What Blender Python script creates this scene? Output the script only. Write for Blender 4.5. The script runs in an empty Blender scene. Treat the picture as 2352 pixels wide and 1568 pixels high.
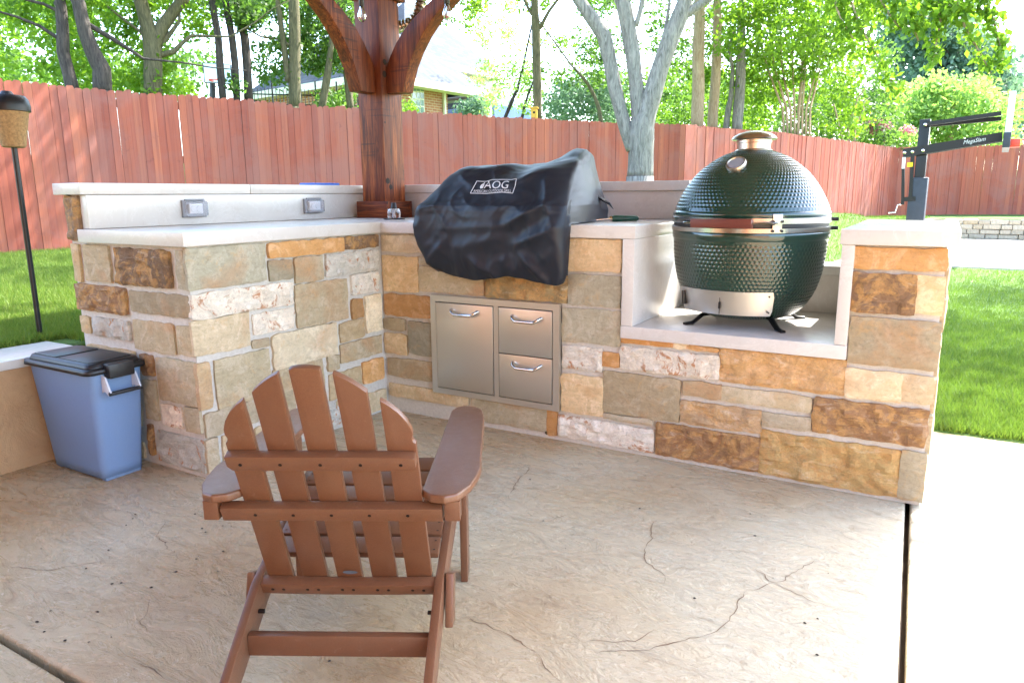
import bpy, bmesh, math, random
import numpy as np
from mathutils import Vector, Matrix, noise
from mathutils.bvhtree import BVHTree

SC = bpy.context.scene
COL = SC.collection
RND = random.Random(11)
rad = math.radians

# ------------------------------------------------------------------ camera
IMG_W, IMG_H, FOC = 2352.0, 1568.0, 1766.2 * 2352 / 2500     # working pixels
EYE = Vector((2.6207, -3.0321, 1.1831))
YAW, PITCH, ROLL = -.5358, .2001, -.008
FWD = Vector((math.sin(YAW) * math.cos(PITCH), math.cos(YAW) * math.cos(PITCH), -math.sin(PITCH)))
_r0 = Vector((math.cos(YAW), -math.sin(YAW), 0)); _u0 = _r0.cross(FWD)
RIGHT = _r0 * math.cos(ROLL) + _u0 * math.sin(ROLL)
UP = -_r0 * math.sin(ROLL) + _u0 * math.cos(ROLL)
cam_data = bpy.data.cameras.new('camera')
cam_data.sensor_fit = 'HORIZONTAL'; cam_data.sensor_width = 36
cam_data.lens = FOC / IMG_W * 36
cam_data.clip_start = .05; cam_data.clip_end = 900
cam = bpy.data.objects.new('camera', cam_data); COL.objects.link(cam)
cam.matrix_world = Matrix.Translation(EYE) @ Matrix((RIGHT, UP, -FWD)).transposed().to_4x4()
SC.camera = cam

# ------------------------------------------------------------------ light
SUN_AZ, SUN_EL = rad(21), rad(50)            # azimuth from +Y towards +X
SUN_DIR = Vector((math.sin(SUN_AZ) * math.cos(SUN_EL), math.cos(SUN_AZ) * math.cos(SUN_EL), math.sin(SUN_EL)))
world = bpy.data.worlds.new('World'); SC.world = world; world.use_nodes = True
wn = world.node_tree.nodes; wl = world.node_tree.links
sky = wn.new('ShaderNodeTexSky'); sky.sky_type = 'NISHITA'; sky.sun_disc = False
sky.sun_elevation = SUN_EL; sky.sun_rotation = SUN_AZ
sky.air_density = 1.0; sky.dust_density = 1.6; sky.ozone_density = 1.0
wn['Background'].inputs[1].default_value = .15
wl.new(sky.outputs[0], wn['Background'].inputs[0])
sl = bpy.data.lights.new('sun', 'SUN'); sl.energy = 2.5; sl.angle = rad(.55); sl.color = (1, .96, .90)
so = bpy.data.objects.new('sun', sl); COL.objects.link(so)
so.rotation_euler = SUN_DIR.to_track_quat('Z', 'Y').to_euler()
so.location = (6, 8, 12)
vs = SC.view_settings
vs.view_transform = 'Standard'; vs.look = 'None'; vs.gamma = 1; vs.use_curve_mapping = False
vs.exposure = 3.36
SC.cycles.use_denoising = True
SC.cycles.max_bounces = 8; SC.cycles.diffuse_bounces = 4; SC.cycles.glossy_bounces = 4
SC.cycles.transmission_bounces = 6; SC.cycles.transparent_max_bounces = 12
SC.cycles.sample_clamp_indirect = 6.0

# ------------------------------------------------------------------ helpers
def ray(u, v):
    return FWD + RIGHT * ((u - IMG_W / 2) / FOC) - UP * ((v - IMG_H / 2) / FOC)
def at(u, v, d):
    """point seen at working pixel (u, v) at horizontal distance d from the eye"""
    q = ray(u, v); return EYE + q * (d / math.hypot(q.x, q.y))

def link(o, parent=None):
    COL.objects.link(o)
    if parent is not None: o.parent = parent
    return o
def empty(name, loc=(0, 0, 0), rz=0, label=None, cat=None, group=None):
    o = bpy.data.objects.new(name, None); COL.objects.link(o)
    o.location = loc; o.rotation_euler = (0, 0, rz); o.empty_display_size = .1
    tag(o, label, cat, group); return o
def tag(o, label=None, cat=None, group=None, kind=None):
    if label: o['label'] = label
    if cat: o['category'] = cat
    if group: o['group'] = group
    if kind: o['kind'] = kind
    return o
def me_obj(name, verts, faces, mat, parent=None, smooth=False, world=True):
    """mesh object; vertices are world coordinates unless the parent carries a rotation (world=False)"""
    me = bpy.data.meshes.new(name)
    me.from_pydata([tuple(v) for v in verts], [], [tuple(f) for f in faces])
    if mat is not None: me.materials.append(mat)
    if smooth: me.polygons.foreach_set('use_smooth', [True] * len(me.polygons))
    me.update()
    o = bpy.data.objects.new(name, me); link(o, parent)
    place(o, parent, world); return o
def place(o, parent, world=True):
    if parent is not None and world:
        off = Vector((0, 0, 0)); p = parent
        off = p.matrix_basis.translation.copy(); q = p.parent
        while q is not None: off += q.matrix_basis.translation; q = q.parent
        o.location = -off
def bm_obj(name, bm, mat, parent=None, smooth=False, world=True, auto=None):
    me = bpy.data.meshes.new(name); bm.normal_update(); bm.to_mesh(me); bm.free()
    if mat is not None: me.materials.append(mat)
    if smooth: me.polygons.foreach_set('use_smooth', [True] * len(me.polygons))
    if auto is not None: me.set_sharp_from_angle(angle=auto)
    o = bpy.data.objects.new(name, me); link(o, parent); place(o, parent, world); return o
def box_bm(bm, lo, hi, bev=0, seg=2, mtx=None):
    lo, hi = Vector(lo), Vector(hi)
    r = bmesh.ops.create_cube(bm, size=1)
    vs_ = r['verts']; c = (lo + hi) / 2; s = hi - lo
    for v in vs_: v.co = Vector((v.co.x * s.x, v.co.y * s.y, v.co.z * s.z)) + c
    if bev > 0:
        es = list({e for v in vs_ for e in v.link_edges})
        rr = bmesh.ops.bevel(bm, geom=es, offset=bev, segments=seg, affect='EDGES', profile=.6)
        vs_ = list({v for f in rr['faces'] for v in f.verts} | {v for v in vs_ if v.is_valid})
    if mtx is not None:
        for v in vs_: v.co = mtx @ v.co
    return vs_
def box(name, lo, hi, mat, parent=None, bev=.004, world=True, mtx=None, seg=2):
    bm = bmesh.new(); box_bm(bm, lo, hi, bev, seg, mtx)
    return bm_obj(name, bm, mat, parent, smooth=bev > 0, world=world, auto=rad(50) if bev > 0 else None)
def prism(name, pts2, depth, frame, mat, parent=None, bev=.004, world=True, seg=2):
    """polygon pts2 in the (a, b) plane of frame=(origin, A, B, N) extruded by depth along N, edges bevelled"""
    o, A, B, N = [Vector(k) for k in frame]
    bm = bmesh.new()
    v0 = [bm.verts.new(o + A * a + B * b) for a, b in pts2]
    f = bm.faces.new(v0)
    r = bmesh.ops.extrude_face_region(bm, geom=[f])
    for v in r['geom']:
        if isinstance(v, bmesh.types.BMVert): v.co += N * depth
    bmesh.ops.recalc_face_normals(bm, faces=bm.faces[:])
    if bev > 0:
        es = [e for e in bm.edges if e.calc_face_angle(0) > rad(35)]
        bmesh.ops.bevel(bm, geom=es, offset=bev, segments=seg, affect='EDGES', profile=.6)
    return bm_obj(name, bm, mat, parent, smooth=True, world=world, auto=rad(40))
def lathe(name, prof, c, mat, parent=None, n=48, smooth=True, world=True, axis=None, caps=True):
    """profile [(r, z)] around the vertical through c (or around axis)"""
    vs_, fs = [], []
    M = Matrix.Identity(3) if axis is None else Vector((0, 0, 1)).rotation_difference(Vector(axis)).to_matrix()
    c = Vector(c)
    for r, z in prof:
        for i in range(n):
            a = 2 * math.pi * i / n
            vs_.append(c + M @ Vector((r * math.cos(a), r * math.sin(a), z)))
    for k in range(len(prof) - 1):
        for i in range(n):
            j = (i + 1) % n
            fs.append((k * n + i, k * n + j, (k + 1) * n + j, (k + 1) * n + i))
    if caps:
        if prof[0][0] > 1e-4: fs.append(tuple(reversed(range(n))))
        if prof[-1][0] > 1e-4: fs.append(tuple(range((len(prof) - 1) * n, len(prof) * n)))
    o = me_obj(name, vs_, fs, mat, parent, smooth, world)
    if smooth: o.data.set_sharp_from_angle(angle=rad(42))
    return o
def tube_geo(path, radii, n=8, cap=True, vs_=None, fs=None, flat=1.0):
    vs_ = [] if vs_ is None else vs_; fs = [] if fs is None else fs
    base = len(vs_); P = [Vector(p) for p in path]
    if not hasattr(radii, '__len__'): radii = [radii] * len(P)
    ref = Vector((0, 0, 1)); prev = None
    for i, p in enumerate(P):
        t = (P[min(i + 1, len(P) - 1)] - P[max(i - 1, 0)]).normalized()
        if prev is None:
            a = t.cross(Vector((.31, .9, .2)) if abs(t.z) > .9 else ref).normalized()
        else:
            a = (prev - t * prev.dot(t)).normalized()
        prev = a; b = t.cross(a)
        for k in range(n):
            th = 2 * math.pi * k / n
            vs_.append(p + (a * math.cos(th) + b * math.sin(th) * flat) * radii[i])
    for i in range(len(P) - 1):
        for k in range(n):
            k2 = (k + 1) % n
            fs.append((base + i * n + k, base + i * n + k2, base + (i + 1) * n + k2, base + (i + 1) * n + k))
    if cap:
        fs.append(tuple(base + k for k in reversed(range(n))))
        fs.append(tuple(base + (len(P) - 1) * n + k for k in range(n)))
    return vs_, fs
def tube(name, path, radii, mat, parent=None, n=10, world=True, flat=1.0):
    v, f = tube_geo(path, radii, n, flat=flat)
    o = me_obj(name, v, f, mat, parent, True, world); o.data.set_sharp_from_angle(angle=rad(50)); return o
def copy_tree(o, parent=None):
    c = o.copy(); COL.objects.link(c); c.parent = parent
    for ch in list(o.children): copy_tree(ch, c)
    return c
def arc(c, r, a0, a1, n):
    return [(c[0] + r * math.cos(a0 + (a1 - a0) * i / n), c[1] + r * math.sin(a0 + (a1 - a0) * i / n)) for i in range(n + 1)]
def lerp(a, b, t): return a + (b - a) * t
def sstep(a, b, x):
    t = min(1, max(0, (x - a) / (b - a))); return t * t * (3 - 2 * t)

# ------------------------------------------------------------------ materials
def s2l(c):
    return tuple(((x / 255) / 12.92 if x / 255 <= .04045 else ((x / 255 + .055) / 1.055) ** 2.4) for x in c[:3]) + (1,)
class NT:
    """tiny node-tree builder"""
    def __init__(s, name):
        s.m = bpy.data.materials.new(name); s.m.use_nodes = True
        s.t = s.m.node_tree; s.n = s.t.nodes; s.l = s.t.links
        s.b = s.n['Principled BSDF']; s.out = s.n['Material Output']; s.co = s.n.new('ShaderNodeTexCoord')
    def new(s, typ, **k):
        n = s.n.new('ShaderNode' + typ)
        for a, v in k.items():
            if hasattr(n, a): setattr(n, a, v)
            else: s.set(n, a, v)
        return n
    def set(s, n, key, v):
        i = n.inputs[key]
        if isinstance(v, bpy.types.NodeSocket): s.l.new(v, i)
        else: i.default_value = v
    def mapping(s, scale=(1, 1, 1), rot=(0, 0, 0), src='Object', loc=(0, 0, 0)):
        m = s.n.new('ShaderNodeMapping'); m.inputs['Scale'].default_value = scale
        m.inputs['Rotation'].default_value = rot; m.inputs['Location'].default_value = loc
        s.l.new(s.co.outputs[src], m.inputs[0]); return m.outputs[0]
    def noise(s, vec, scale, detail=5, rough=.6, dist=0, w=None):
        n = s.n.new('ShaderNodeTexNoise')
        if w is not None: n.noise_dimensions = '4D'; s.set(n, 'W', w)
        s.set(n, 'Vector', vec); s.set(n, 'Scale', scale); s.set(n, 'Detail', detail)
        s.set(n, 'Roughness', rough); s.set(n, 'Distortion', dist); return n.outputs[0]
    def voro(s, vec, scale, feature='F1', rnd=1.0, out=0):
        n = s.n.new('ShaderNodeTexVoronoi'); n.feature = feature
        s.set(n, 'Vector', vec); s.set(n, 'Scale', scale); s.set(n, 'Randomness', rnd); return n.outputs[out]
    def ramp(s, fac, stops, interp='LINEAR'):
        n = s.n.new('ShaderNodeValToRGB'); cr = n.color_ramp; cr.interpolation = interp
        while len(cr.elements) < len(stops): cr.elements.new(.5)
        for e, (p, c) in zip(cr.elements, stops):
            e.position = p; e.color = c if hasattr(c, '__len__') else (c, c, c, 1)
        s.l.new(fac, n.inputs[0]); return n.outputs[0]
    def mix(s, fac, a, b, blend='MIX'):
        n = s.n.new('ShaderNodeMix'); n.data_type = 'RGBA'; n.blend_type = blend
        for k, v in ((0, fac), (6, a), (7, b)):
            i = n.inputs[k]
            if isinstance(v, bpy.types.NodeSocket): s.l.new(v, i)
            else: i.default_value = v
        return n.outputs[2]
    def math(s, op, a, b=0.5, clamp=False):
        n = s.n.new('ShaderNodeMath'); n.operation = op; n.use_clamp = clamp
        s.set(n, 0, a); s.set(n, 1, b); return n.outputs[0]
    def bump(s, h, strength=.3, dist=.01, nrm=None):
        n = s.n.new('ShaderNodeBump'); s.set(n, 'Strength', strength); s.set(n, 'Distance', dist); s.set(n, 'Height', h)
        if nrm is not None: s.l.new(nrm, n.inputs['Normal'])
        return n.outputs[0]
    def fin(s, base=None, rough=None, normal=None, **k):
        if base is not None: s.set(s.b, 'Base Color', base)
        if rough is not None: s.set(s.b, 'Roughness', rough)
        if normal is not None: s.l.new(normal, s.b.inputs['Normal'])
        for a, v in k.items(): s.set(s.b, a.replace('_', ' '), v)
        return s.m
def plain(name, col, rough=.5, metal=0, var=.12, scale=30, bump=0, **k):
    t = NT(name); v = t.mapping()
    n = t.noise(v, scale, 4)
    c = s2l(col) if max(col) > 1.001 else tuple(col) + (1,)
    dk = tuple(x * (1 - var) for x in c[:3]) + (1,); lt = tuple(min(1, x * (1 + var)) for x in c[:3]) + (1,)
    base = t.ramp(n, [(.3, dk), (.7, lt)])
    nr = t.bump(n, bump, .003) if bump else None
    return t.fin(base, t.math('MULTIPLY_ADD', n, .12) if False else rough, nr, Metallic=metal, **k)

M = {}
def build_materials():
    # ---- field stone: the colour of each stone is its own object colour
    for nm, kind in (('stone', 0), ('stone_rough', 1), ('stone_white', 2)):
        t = NT(nm); oi = t.n.new('ShaderNodeObjectInfo'); w = t.math('MULTIPLY', oi.outputs['Random'], 40)
        v = t.mapping()
        nA = t.noise(v, 7, 10, .68, 2.2, w); nB = t.noise(v, 9, 10, .7, 1.6, t.math('ADD', w, 9)); nF = t.noise(v, 70, 6, .7, .3, w)
        strat = t.noise(t.mapping((1.0, 1.0, 3.2), (.15, .2, .3)), 9, 9, .7, 1.2, w)
        base = oi.outputs['Color']
        def hsv(val, sat, hue=.5):
            q = t.n.new('ShaderNodeHueSaturation'); t.set(q, 'Color', base); t.set(q, 'Value', val); t.set(q, 'Saturation', sat); t.set(q, 'Hue', hue); return q.outputs[0]
        rust = s2l((186, 122, 62)); gold = s2l((206, 158, 92)); dark = s2l((84, 62, 50)); cream = s2l((228, 214, 192))
        c = t.mix(t.ramp(strat, [(.35, .8), (.62, 0.)]), base, hsv(.78, 1.1))
        c = t.mix(t.ramp(nA, [(.5, 0.), (.6, .6)]), c, hsv(1.22, .82))
        if kind == 0:
            c = t.mix(t.ramp(nB, [(.56, 0.), (.64, .28)]), c, gold)
            c = t.mix(t.ramp(t.noise(v, 3.5, 4, .6, .8, w), [(.52, 0.), (.68, .4)]), c, rust)
        if kind == 1:
            c = t.mix(t.ramp(nA, [(.47, 0.), (.55, .75)]), c, gold)
            c = t.mix(t.ramp(nB, [(.5, 0.), (.6, .7)]), c, hsv(.62, 1.05))
            c = t.mix(t.ramp(strat, [(.56, 0.), (.66, .4)]), c, cream)
            c = t.mix(t.ramp(t.noise(v, 26, 8, .75, 2, w), [(.62, 0.), (.7, .6)]), c, dark)
        if kind == 2:
            c = t.mix(t.ramp(nB, [(.56, 0.), (.61, .85)]), c, rust)
            c = t.mix(t.ramp(strat, [(.58, 0.), (.64, .6)]), c, hsv(.72, .9))
            c = t.mix(t.ramp(t.noise(v, 42, 7, .72, 1.2, w), [(.62, 0.), (.67, .7)]), c, dark)
        crack = t.math('ABSOLUTE', t.math('SUBTRACT', nB, .5), 0)
        c = t.mix(t.ramp(crack, [(0., (.25, .25, .3)[kind]), (.012, 0.)]), c, hsv(.45, 1.0))
        c = t.mix(t.ramp(nF, [(.34, .45), (.5, 0.)]), c, hsv(.5, 1.0))
        h = t.math('ADD', t.math('ADD', nB, t.math('MULTIPLY', strat, .8)), t.math('MULTIPLY', nF, .35))
        M[nm] = t.fin(c, .8, t.bump(h, (.45, 1.0, .9)[kind], .02))
    # ---- mortar
    t = NT('mortar'); v = t.mapping(); n = t.noise(v, 60, 5, .7); n2 = t.noise(v, 7, 4)
    c = t.mix(n2, s2l((196, 191, 181)), s2l((214, 210, 201)))
    c = t.mix(t.ramp(n, [(.35, .35), (.6, 0.)]), c, s2l((160, 152, 140)))
    M['mortar'] = t.fin(c, .9, t.bump(n, .5, .006))
    # ---- limestone slabs
    t = NT('limestone'); v = t.mapping(); n = t.noise(v, 3.2, 7, .6, 1.0); n2 = t.noise(v, 55, 4, .7)
    vein = t.ramp(t.noise(v, 2.4, 8, .7, 2.5), [(.485, 0.), (.5, .55), (.515, 0.)])
    c = t.mix(n, s2l((192, 187, 180)), s2l((212, 208, 202)))
    c = t.mix(t.ramp(t.noise(v, 11, 6, .7, .6), [(.55, 0.), (.75, .35)]), c, s2l((172, 162, 148)))
    c = t.mix(vein, c, s2l((216, 213, 208)))
    c = t.mix(t.ramp(n2, [(.28, .1), (.42, 0.)]), c, s2l((160, 150, 136)))
    M['limestone'] = t.fin(c, .27, None, Specular_IOR_Level=.5)
    # ---- stamped concrete
    t = NT('stamped_concrete'); v = t.mapping()
    sk = t.mapping((1.3, 3.4, 1), (0, 0, .52))
    n1 = t.noise(v, 1.1, 6, .6, .6); n2 = t.noise(sk, 3.4, 9, .66, 1.1); n3 = t.noise(t.mapping((1.5, 2.1, 1), (0, 0, .5)), 19, 9, .72, .8); n4 = t.noise(v, 90, 4, .6)
    c = t.mix(t.ramp(n1, [(.32, 0.), (.62, 1.)]), s2l((172, 137, 96)), s2l((192, 165, 122)))
    c = t.mix(t.ramp(t.noise(v, .55, 4, .5), [(.42, 0.), (.6, .7)]), c, s2l((206, 199, 176)))
    c = t.mix(t.ramp(n2, [(.5, 0.), (.72, .55)]), c, s2l((208, 188, 152)))
    c = t.mix(t.ramp(n3, [(.57, 0.), (.68, .5)]), c, s2l((132, 108, 80)))
    c = t.mix(t.ramp(n2, [(.28, .5), (.42, 0.)]), c, s2l((146, 120, 90)))
    h = t.math('ADD', t.math('MULTIPLY', n2, 1.0), t.math('MULTIPLY', n3, .5))
    h = t.math('ADD', h, t.math('MULTIPLY', n4, .05))
    M['concrete'] = t.fin(c, t.ramp(n2, [(.3, .14), (.7, .4)]), t.bump(h, .9, .02), Specular_IOR_Level=.5)
    t = NT('pale_concrete'); v = t.mapping(); n1 = t.noise(v, 2, 7, .65, .8); n3 = t.noise(v, 24, 6, .7)
    c = t.mix(n1, s2l((186, 172, 150)), s2l((208, 198, 182)))
    c = t.mix(t.ramp(n3, [(.6, 0.), (.75, .4)]), c, s2l((140, 122, 100)))
    M['pale_concrete'] = t.fin(c, .55, t.bump(n1, .35, .01))
    t = NT('retaining_face'); v = t.mapping(); n1 = t.noise(v, 5, 8, .68, 1.2); n3 = t.noise(v, 30, 6, .7)
    c = t.mix(n1, s2l((150, 112, 76)), s2l((198, 164, 122)))
    c = t.mix(t.ramp(n3, [(.6, 0.), (.72, .5)]), c, s2l((120, 88, 60)))
    M['retaining'] = t.fin(c, .75, t.bump(t.math('ADD', n1, t.math('MULTIPLY', n3, .3)), .6, .02))
    M['seam'] = plain('seam', (124, 100, 76), .8)
    M['joint'] = plain('joint_dark', (44, 34, 28), .9)
    # ---- stained timber (grain along Z / X / Y)
    for ax, sc in (('z', (14, 14, .9)), ('x', (.9, 14, 14)), ('y', (14, .9, 14))):
        t = NT('stained_timber_' + ax); v = t.mapping(sc)
        g = t.noise(v, 2.6, 8, .66, 1.6); g2 = t.noise(t.mapping(tuple(k * 4 for k in sc)), 2, 4, .7)
        big = t.noise(t.mapping(tuple(k * .35 for k in sc)), 1.5, 3)
        c = t.ramp(g, [(.34, s2l((54, 24, 10))), (.46, s2l((102, 46, 18))), (.56, s2l((134, 68, 28))), (.68, s2l((164, 94, 46)))])
        c = t.mix(t.ramp(big, [(.42, .55), (.6, 0.)]), c, s2l((76, 32, 20)))
        if ax == 'z':
            mk = t.mapping((1.2, 1.2, 34)); mk2 = t.noise(t.mapping((3, 3, 2.2)), 1.3, 2)
            mm = t.math('MULTIPLY', t.ramp(t.noise(mk, 1.6, 3), [(.56, 0.), (.66, .8)]), t.ramp(mk2, [(.54, 0.), (.62, 1.)]))
            c = t.mix(mm, c, s2l((48, 28, 24)))
        c = t.mix(t.ramp(g2, [(.35, .4), (.5, 0.)]), c, s2l((66, 28, 16)))
        M['timber_' + ax] = t.fin(c, .5, t.bump(t.math('ADD', g, g2), .3, .004), Specular_IOR_Level=.3)
    # ---- fence boards
    t = NT('fence_board'); oi = t.n.new('ShaderNodeObjectInfo'); w = t.math('MULTIPLY', oi.outputs['Random'], 60)
    v = t.mapping((9, 9, .55)); g = t.noise(v, 2.6, 7, .66, .9, w); g2 = t.noise(t.mapping((40, 40, 1.6)), 1.6, 4, .6, 0, w)
    c = t.ramp(oi.outputs['Random'], [(0, s2l((142, 70, 52))), (.3, s2l((162, 86, 64))), (.55, s2l((150, 78, 58))), (.8, s2l((174, 98, 70))), (1, s2l((146, 82, 66)))])
    c = t.mix(t.ramp(g, [(.3, .5), (.55, 0.)]), c, s2l((118, 62, 56)))
    c = t.mix(t.ramp(g, [(.6, 0.), (.8, .35)]), c, s2l((190, 116, 80)))
    c = t.mix(t.ramp(g2, [(.34, .35), (.46, 0.)]), c, s2l((98, 50, 44)))
    ge = t.n.new('ShaderNodeNewGeometry'); gp = t.noise(ge.outputs['Position'], 1.1, 6, .65, .8); gq = t.noise(ge.outputs['Position'], 9, 6, .7)
    c = t.mix(t.ramp(gp, [(.44, 0.), (.62, .6)]), c, s2l((142, 94, 84)))
    c = t.mix(t.ramp(gq, [(.6, 0.), (.74, .5)]), c, s2l((102, 58, 54)))
    kn = t.voro(t.mapping((6, 6, 1.7)), 1.0, 'F1', 1.0); c = t.mix(t.ramp(kn, [(.02, .85), (.06, 0.)]), c, s2l((70, 36, 30)))
    M['fence'] = t.fin(c, .85, t.bump(g2, .3, .004))
    # ---- chair lumber
    t = NT('brown_lumber'); v = t.mapping(); oi = t.n.new('ShaderNodeObjectInfo'); n = t.noise(v, 300, 3, .6); n2 = t.noise(v, 9, 5, .6); n3 = t.noise(v, 40, 6, .7)
    c = t.mix(n, s2l((90, 55, 36)), s2l((124, 82, 55))); c = t.mix(t.ramp(n2, [(.4, 0.), (.7, .4)]), c, s2l((120, 86, 60)))
    c = t.mix(t.ramp(oi.outputs['Random'], [(0, 0.), (1, .35)]), c, s2l((98, 62, 44)))
    c = t.mix(t.ramp(n3, [(.62, 0.), (.72, .25)]), c, s2l((150, 128, 110)))
    M['lumber'] = t.fin(c, t.ramp(n3, [(.3, .28), (.7, .42)]), t.bump(t.math('ADD', n, t.math('MULTIPLY', n3, .5)), .3, .0015), Specular_IOR_Level=.6)
    M['screw'] = plain('dark_screw', (34, 28, 26), .45, .6)
    M['tag_blue'] = plain('blue_grey_tag', (108, 120, 134), .35, .4)
    # ---- metals
    t = NT('brushed_steel'); n = t.noise(t.mapping((3, 3, 160)), 3, 4, .6); n2 = t.noise(t.mapping(), 2, 3)
    c = t.mix(n2, s2l((200, 198, 194)), s2l((214, 212, 208)))
    M['steel'] = t.fin(c, t.ramp(n, [(.3, .33), (.7, .38)]), None, Metallic=1.0, Anisotropic=.5)
    t = NT('steel_band'); n = t.noise(t.mapping((2, 2, 2)), 3, 3)
    M['band'] = t.fin(t.mix(n, s2l((150, 146, 140)), s2l((190, 186, 180))), .22, Metallic=1.0)
    M['chrome'] = plain('chrome', (214, 212, 208), .07, 1.0, .03)
    M['black_metal'] = plain('black_metal', (24, 24, 26), .38, .2, .2, 60)
    M['black_plastic'] = plain('black_plastic', (26, 26, 29), .42, 0, .2, 40)
    M['cast_grey'] = plain('weathered_steel', (190, 180, 166), .28, 1.0, .15, 20)
    # ---- ceramic cooker
    t = NT('green_ceramic'); n = t.noise(t.mapping(), 14, 4)
    c = t.mix(n, s2l((14, 44, 34)), s2l((22, 58, 46)))
    M['ceramic'] = t.fin(c, .2, Coat_Weight=.8, Coat_Roughness=.06)
    t = NT('red_wood_handle'); g = t.noise(t.mapping((2, 30, 30)), 3, 6, .6)
    M['handle_wood'] = t.fin(t.mix(g, s2l((78, 32, 24)), s2l((112, 54, 42))), .42)
    # ---- cover fabric
    t = NT('black_cover_fabric'); v = t.mapping(); n = t.noise(v, 300, 2); n2 = t.noise(v, 5, 4)
    c = t.mix(n2, s2l((25, 29, 37)), s2l((34, 39, 49)))
    M['cover'] = t.fin(c, .46, t.bump(t.math('ADD', t.math('MULTIPLY', n, .12), n2), .12, .006), Specular_IOR_Level=.35)
    M['print'] = plain('pale_print', (206, 208, 212), .6, 0, .05)
    # ---- plastics, glass
    t = NT('blue_translucent'); n = t.noise(t.mapping(), 120, 2)
    tr = t.n.new('ShaderNodeBsdfTranslucent'); tr.inputs[0].default_value = s2l((170, 192, 236)); mx = t.n.new('ShaderNodeMixShader')
    t.fin(t.mix(n, s2l((128, 158, 198)), s2l((144, 174, 210))), .42); mx.inputs[0].default_value = .35
    t.l.new(t.b.outputs[0], mx.inputs[1]); t.l.new(tr.outputs[0], mx.inputs[2]); t.l.new(mx.outputs[0], t.out.inputs[0])
    M['bin'] = t.m
    M['bin_white'] = plain('pale_plastic', (196, 202, 214), .4, 0, .05)
    M['kibble'] = plain('dry_food', (108, 126, 170), .9, 0, .3, 60)
    t = NT('clear_glass'); t.fin((1, 1, 1, 1), .03, Transmission_Weight=1.0, IOR=1.45); M['glass'] = t.m
    t = NT('clear_cover'); t.fin((.93, .94, .97, 1), .08, Transmission_Weight=.85, IOR=1.2); M['clear'] = t.m
    M['white_plastic'] = plain('white_plastic', (222, 222, 226), .35, 0, .03)
    M['grey_plastic'] = plain('grey_plastic', (140, 142, 148), .4, 0, .06)
    M['blue_thing'] = plain('blue_plastic', (30, 92, 196), .35, 0, .1)
    M['tool_green'] = plain('green_handle', (18, 74, 58), .35, 0, .15)
    M['wicker'] = plain('tan_wicker', (150, 118, 78), .85, 0, .3, 90, .5)
    # ---- outdoors
    M['white_paint'] = plain('white_paint', (226, 218, 196), .55, 0, .04)
    M['orange'] = plain('orange_rim', (208, 70, 50), .4)
    M['net'] = plain('white_net', (226, 228, 232), .8)
    M['pad'] = plain('dark_pad', (44, 50, 62), .5, 0, .15, 12)
    M['yellow'] = plain('yellow_tag', (226, 196, 30), .5)
    t = NT('backboard_glass'); t.fin(s2l((206, 224, 232)), .12); M['board_edge'] = t.m
    t = NT('lawn'); v = t.mapping(); n = t.noise(v, 1.1, 6, .6); n2 = t.noise(v, 60, 4, .7)
    c = t.mix(n, s2l((62, 96, 30)), s2l((92, 124, 42))); c = t.mix(t.ramp(n2, [(.35, .55), (.6, 0.)]), c, s2l((44, 62, 22)))
    M['lawn'] = t.fin(c, .95, t.bump(n2, .8, .02))
    for nm, a, b, tcol in (('blade', (66, 98, 34), (136, 150, 66), (116, 150, 48)),):
        M[nm] = leafmat(nm, a, b, tcol, .3)
    M['leaf_bright'] = leafmat('leaf_bright', (54, 92, 26), (108, 136, 38), (128, 170, 42), .46)
    M['leaf_mid'] = leafmat('leaf_mid', (42, 74, 32), (88, 114, 50), (104, 144, 52), .45)
    M['leaf_dark'] = leafmat('leaf_dark', (70, 100, 84), (122, 148, 122), (120, 156, 110), .4)  # silvery blue-green leaf, lightened in place of distance haze
    M['leaf_light'] = leafmat('leaf_light', (96, 136, 62), (142, 170, 88), (160, 200, 90), .45)
    M['petal'] = leafmat('petal', (186, 112, 122), (208, 150, 158), (206, 150, 160), .3)
    for nm, a, b in (('bark_grey', (96, 92, 86), (158, 152, 144)), ('bark_dark', (42, 36, 32), (84, 76, 68)), ('bark_olive', (70, 68, 46), (116, 108, 78)), ('bark_tan', (140, 116, 90), (186, 164, 136))):
        t = NT(nm); v = t.mapping((16, 16, 2.6)); n = t.noise(v, 1.6, 8, .7, 1.2); n2 = t.noise(t.mapping(), 1.3, 4)
        c = t.mix(t.ramp(n, [(.36, 0.), (.6, 1.)]), s2l(a), s2l(b)); c = t.mix(t.math('MULTIPLY', n2, .35), c, s2l(a))
        M[nm] = t.fin(c, .92, t.bump(n, .8, .03))
    t = NT('house_brick'); bk = t.n.new('ShaderNodeTexBrick'); t.set(bk, 'Vector', t.co.outputs['UV'])
    t.set(bk, 'Scale', 1.0); t.set(bk, 'Brick Width', .22); t.set(bk, 'Row Height', .078); t.set(bk, 'Mortar Size', .008)
    t.set(bk, 'Color1', s2l((158, 92, 60))); t.set(bk, 'Color2', s2l((178, 118, 80))); t.set(bk, 'Mortar', s2l((190, 168, 142)))
    M['brick'] = t.fin(bk.outputs[0], .85)
    t = NT('shingle'); bk = t.n.new('ShaderNodeTexBrick'); t.set(bk, 'Vector', t.co.outputs['UV'])
    t.set(bk, 'Scale', 1.0); t.set(bk, 'Brick Width', .3); t.set(bk, 'Row Height', .14); t.set(bk, 'Mortar Size', .006)
    t.set(bk, 'Color1', s2l((44, 52, 62))); t.set(bk, 'Color2', s2l((60, 69, 80))); t.set(bk, 'Mortar', s2l((30, 35, 42)))
    M['shingle'] = t.fin(bk.outputs[0], .9)
    M['window_glass'] = plain('window_glass', (120, 140, 136), .08, 0, .25, 2, Specular_IOR_Level=.8)
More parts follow.
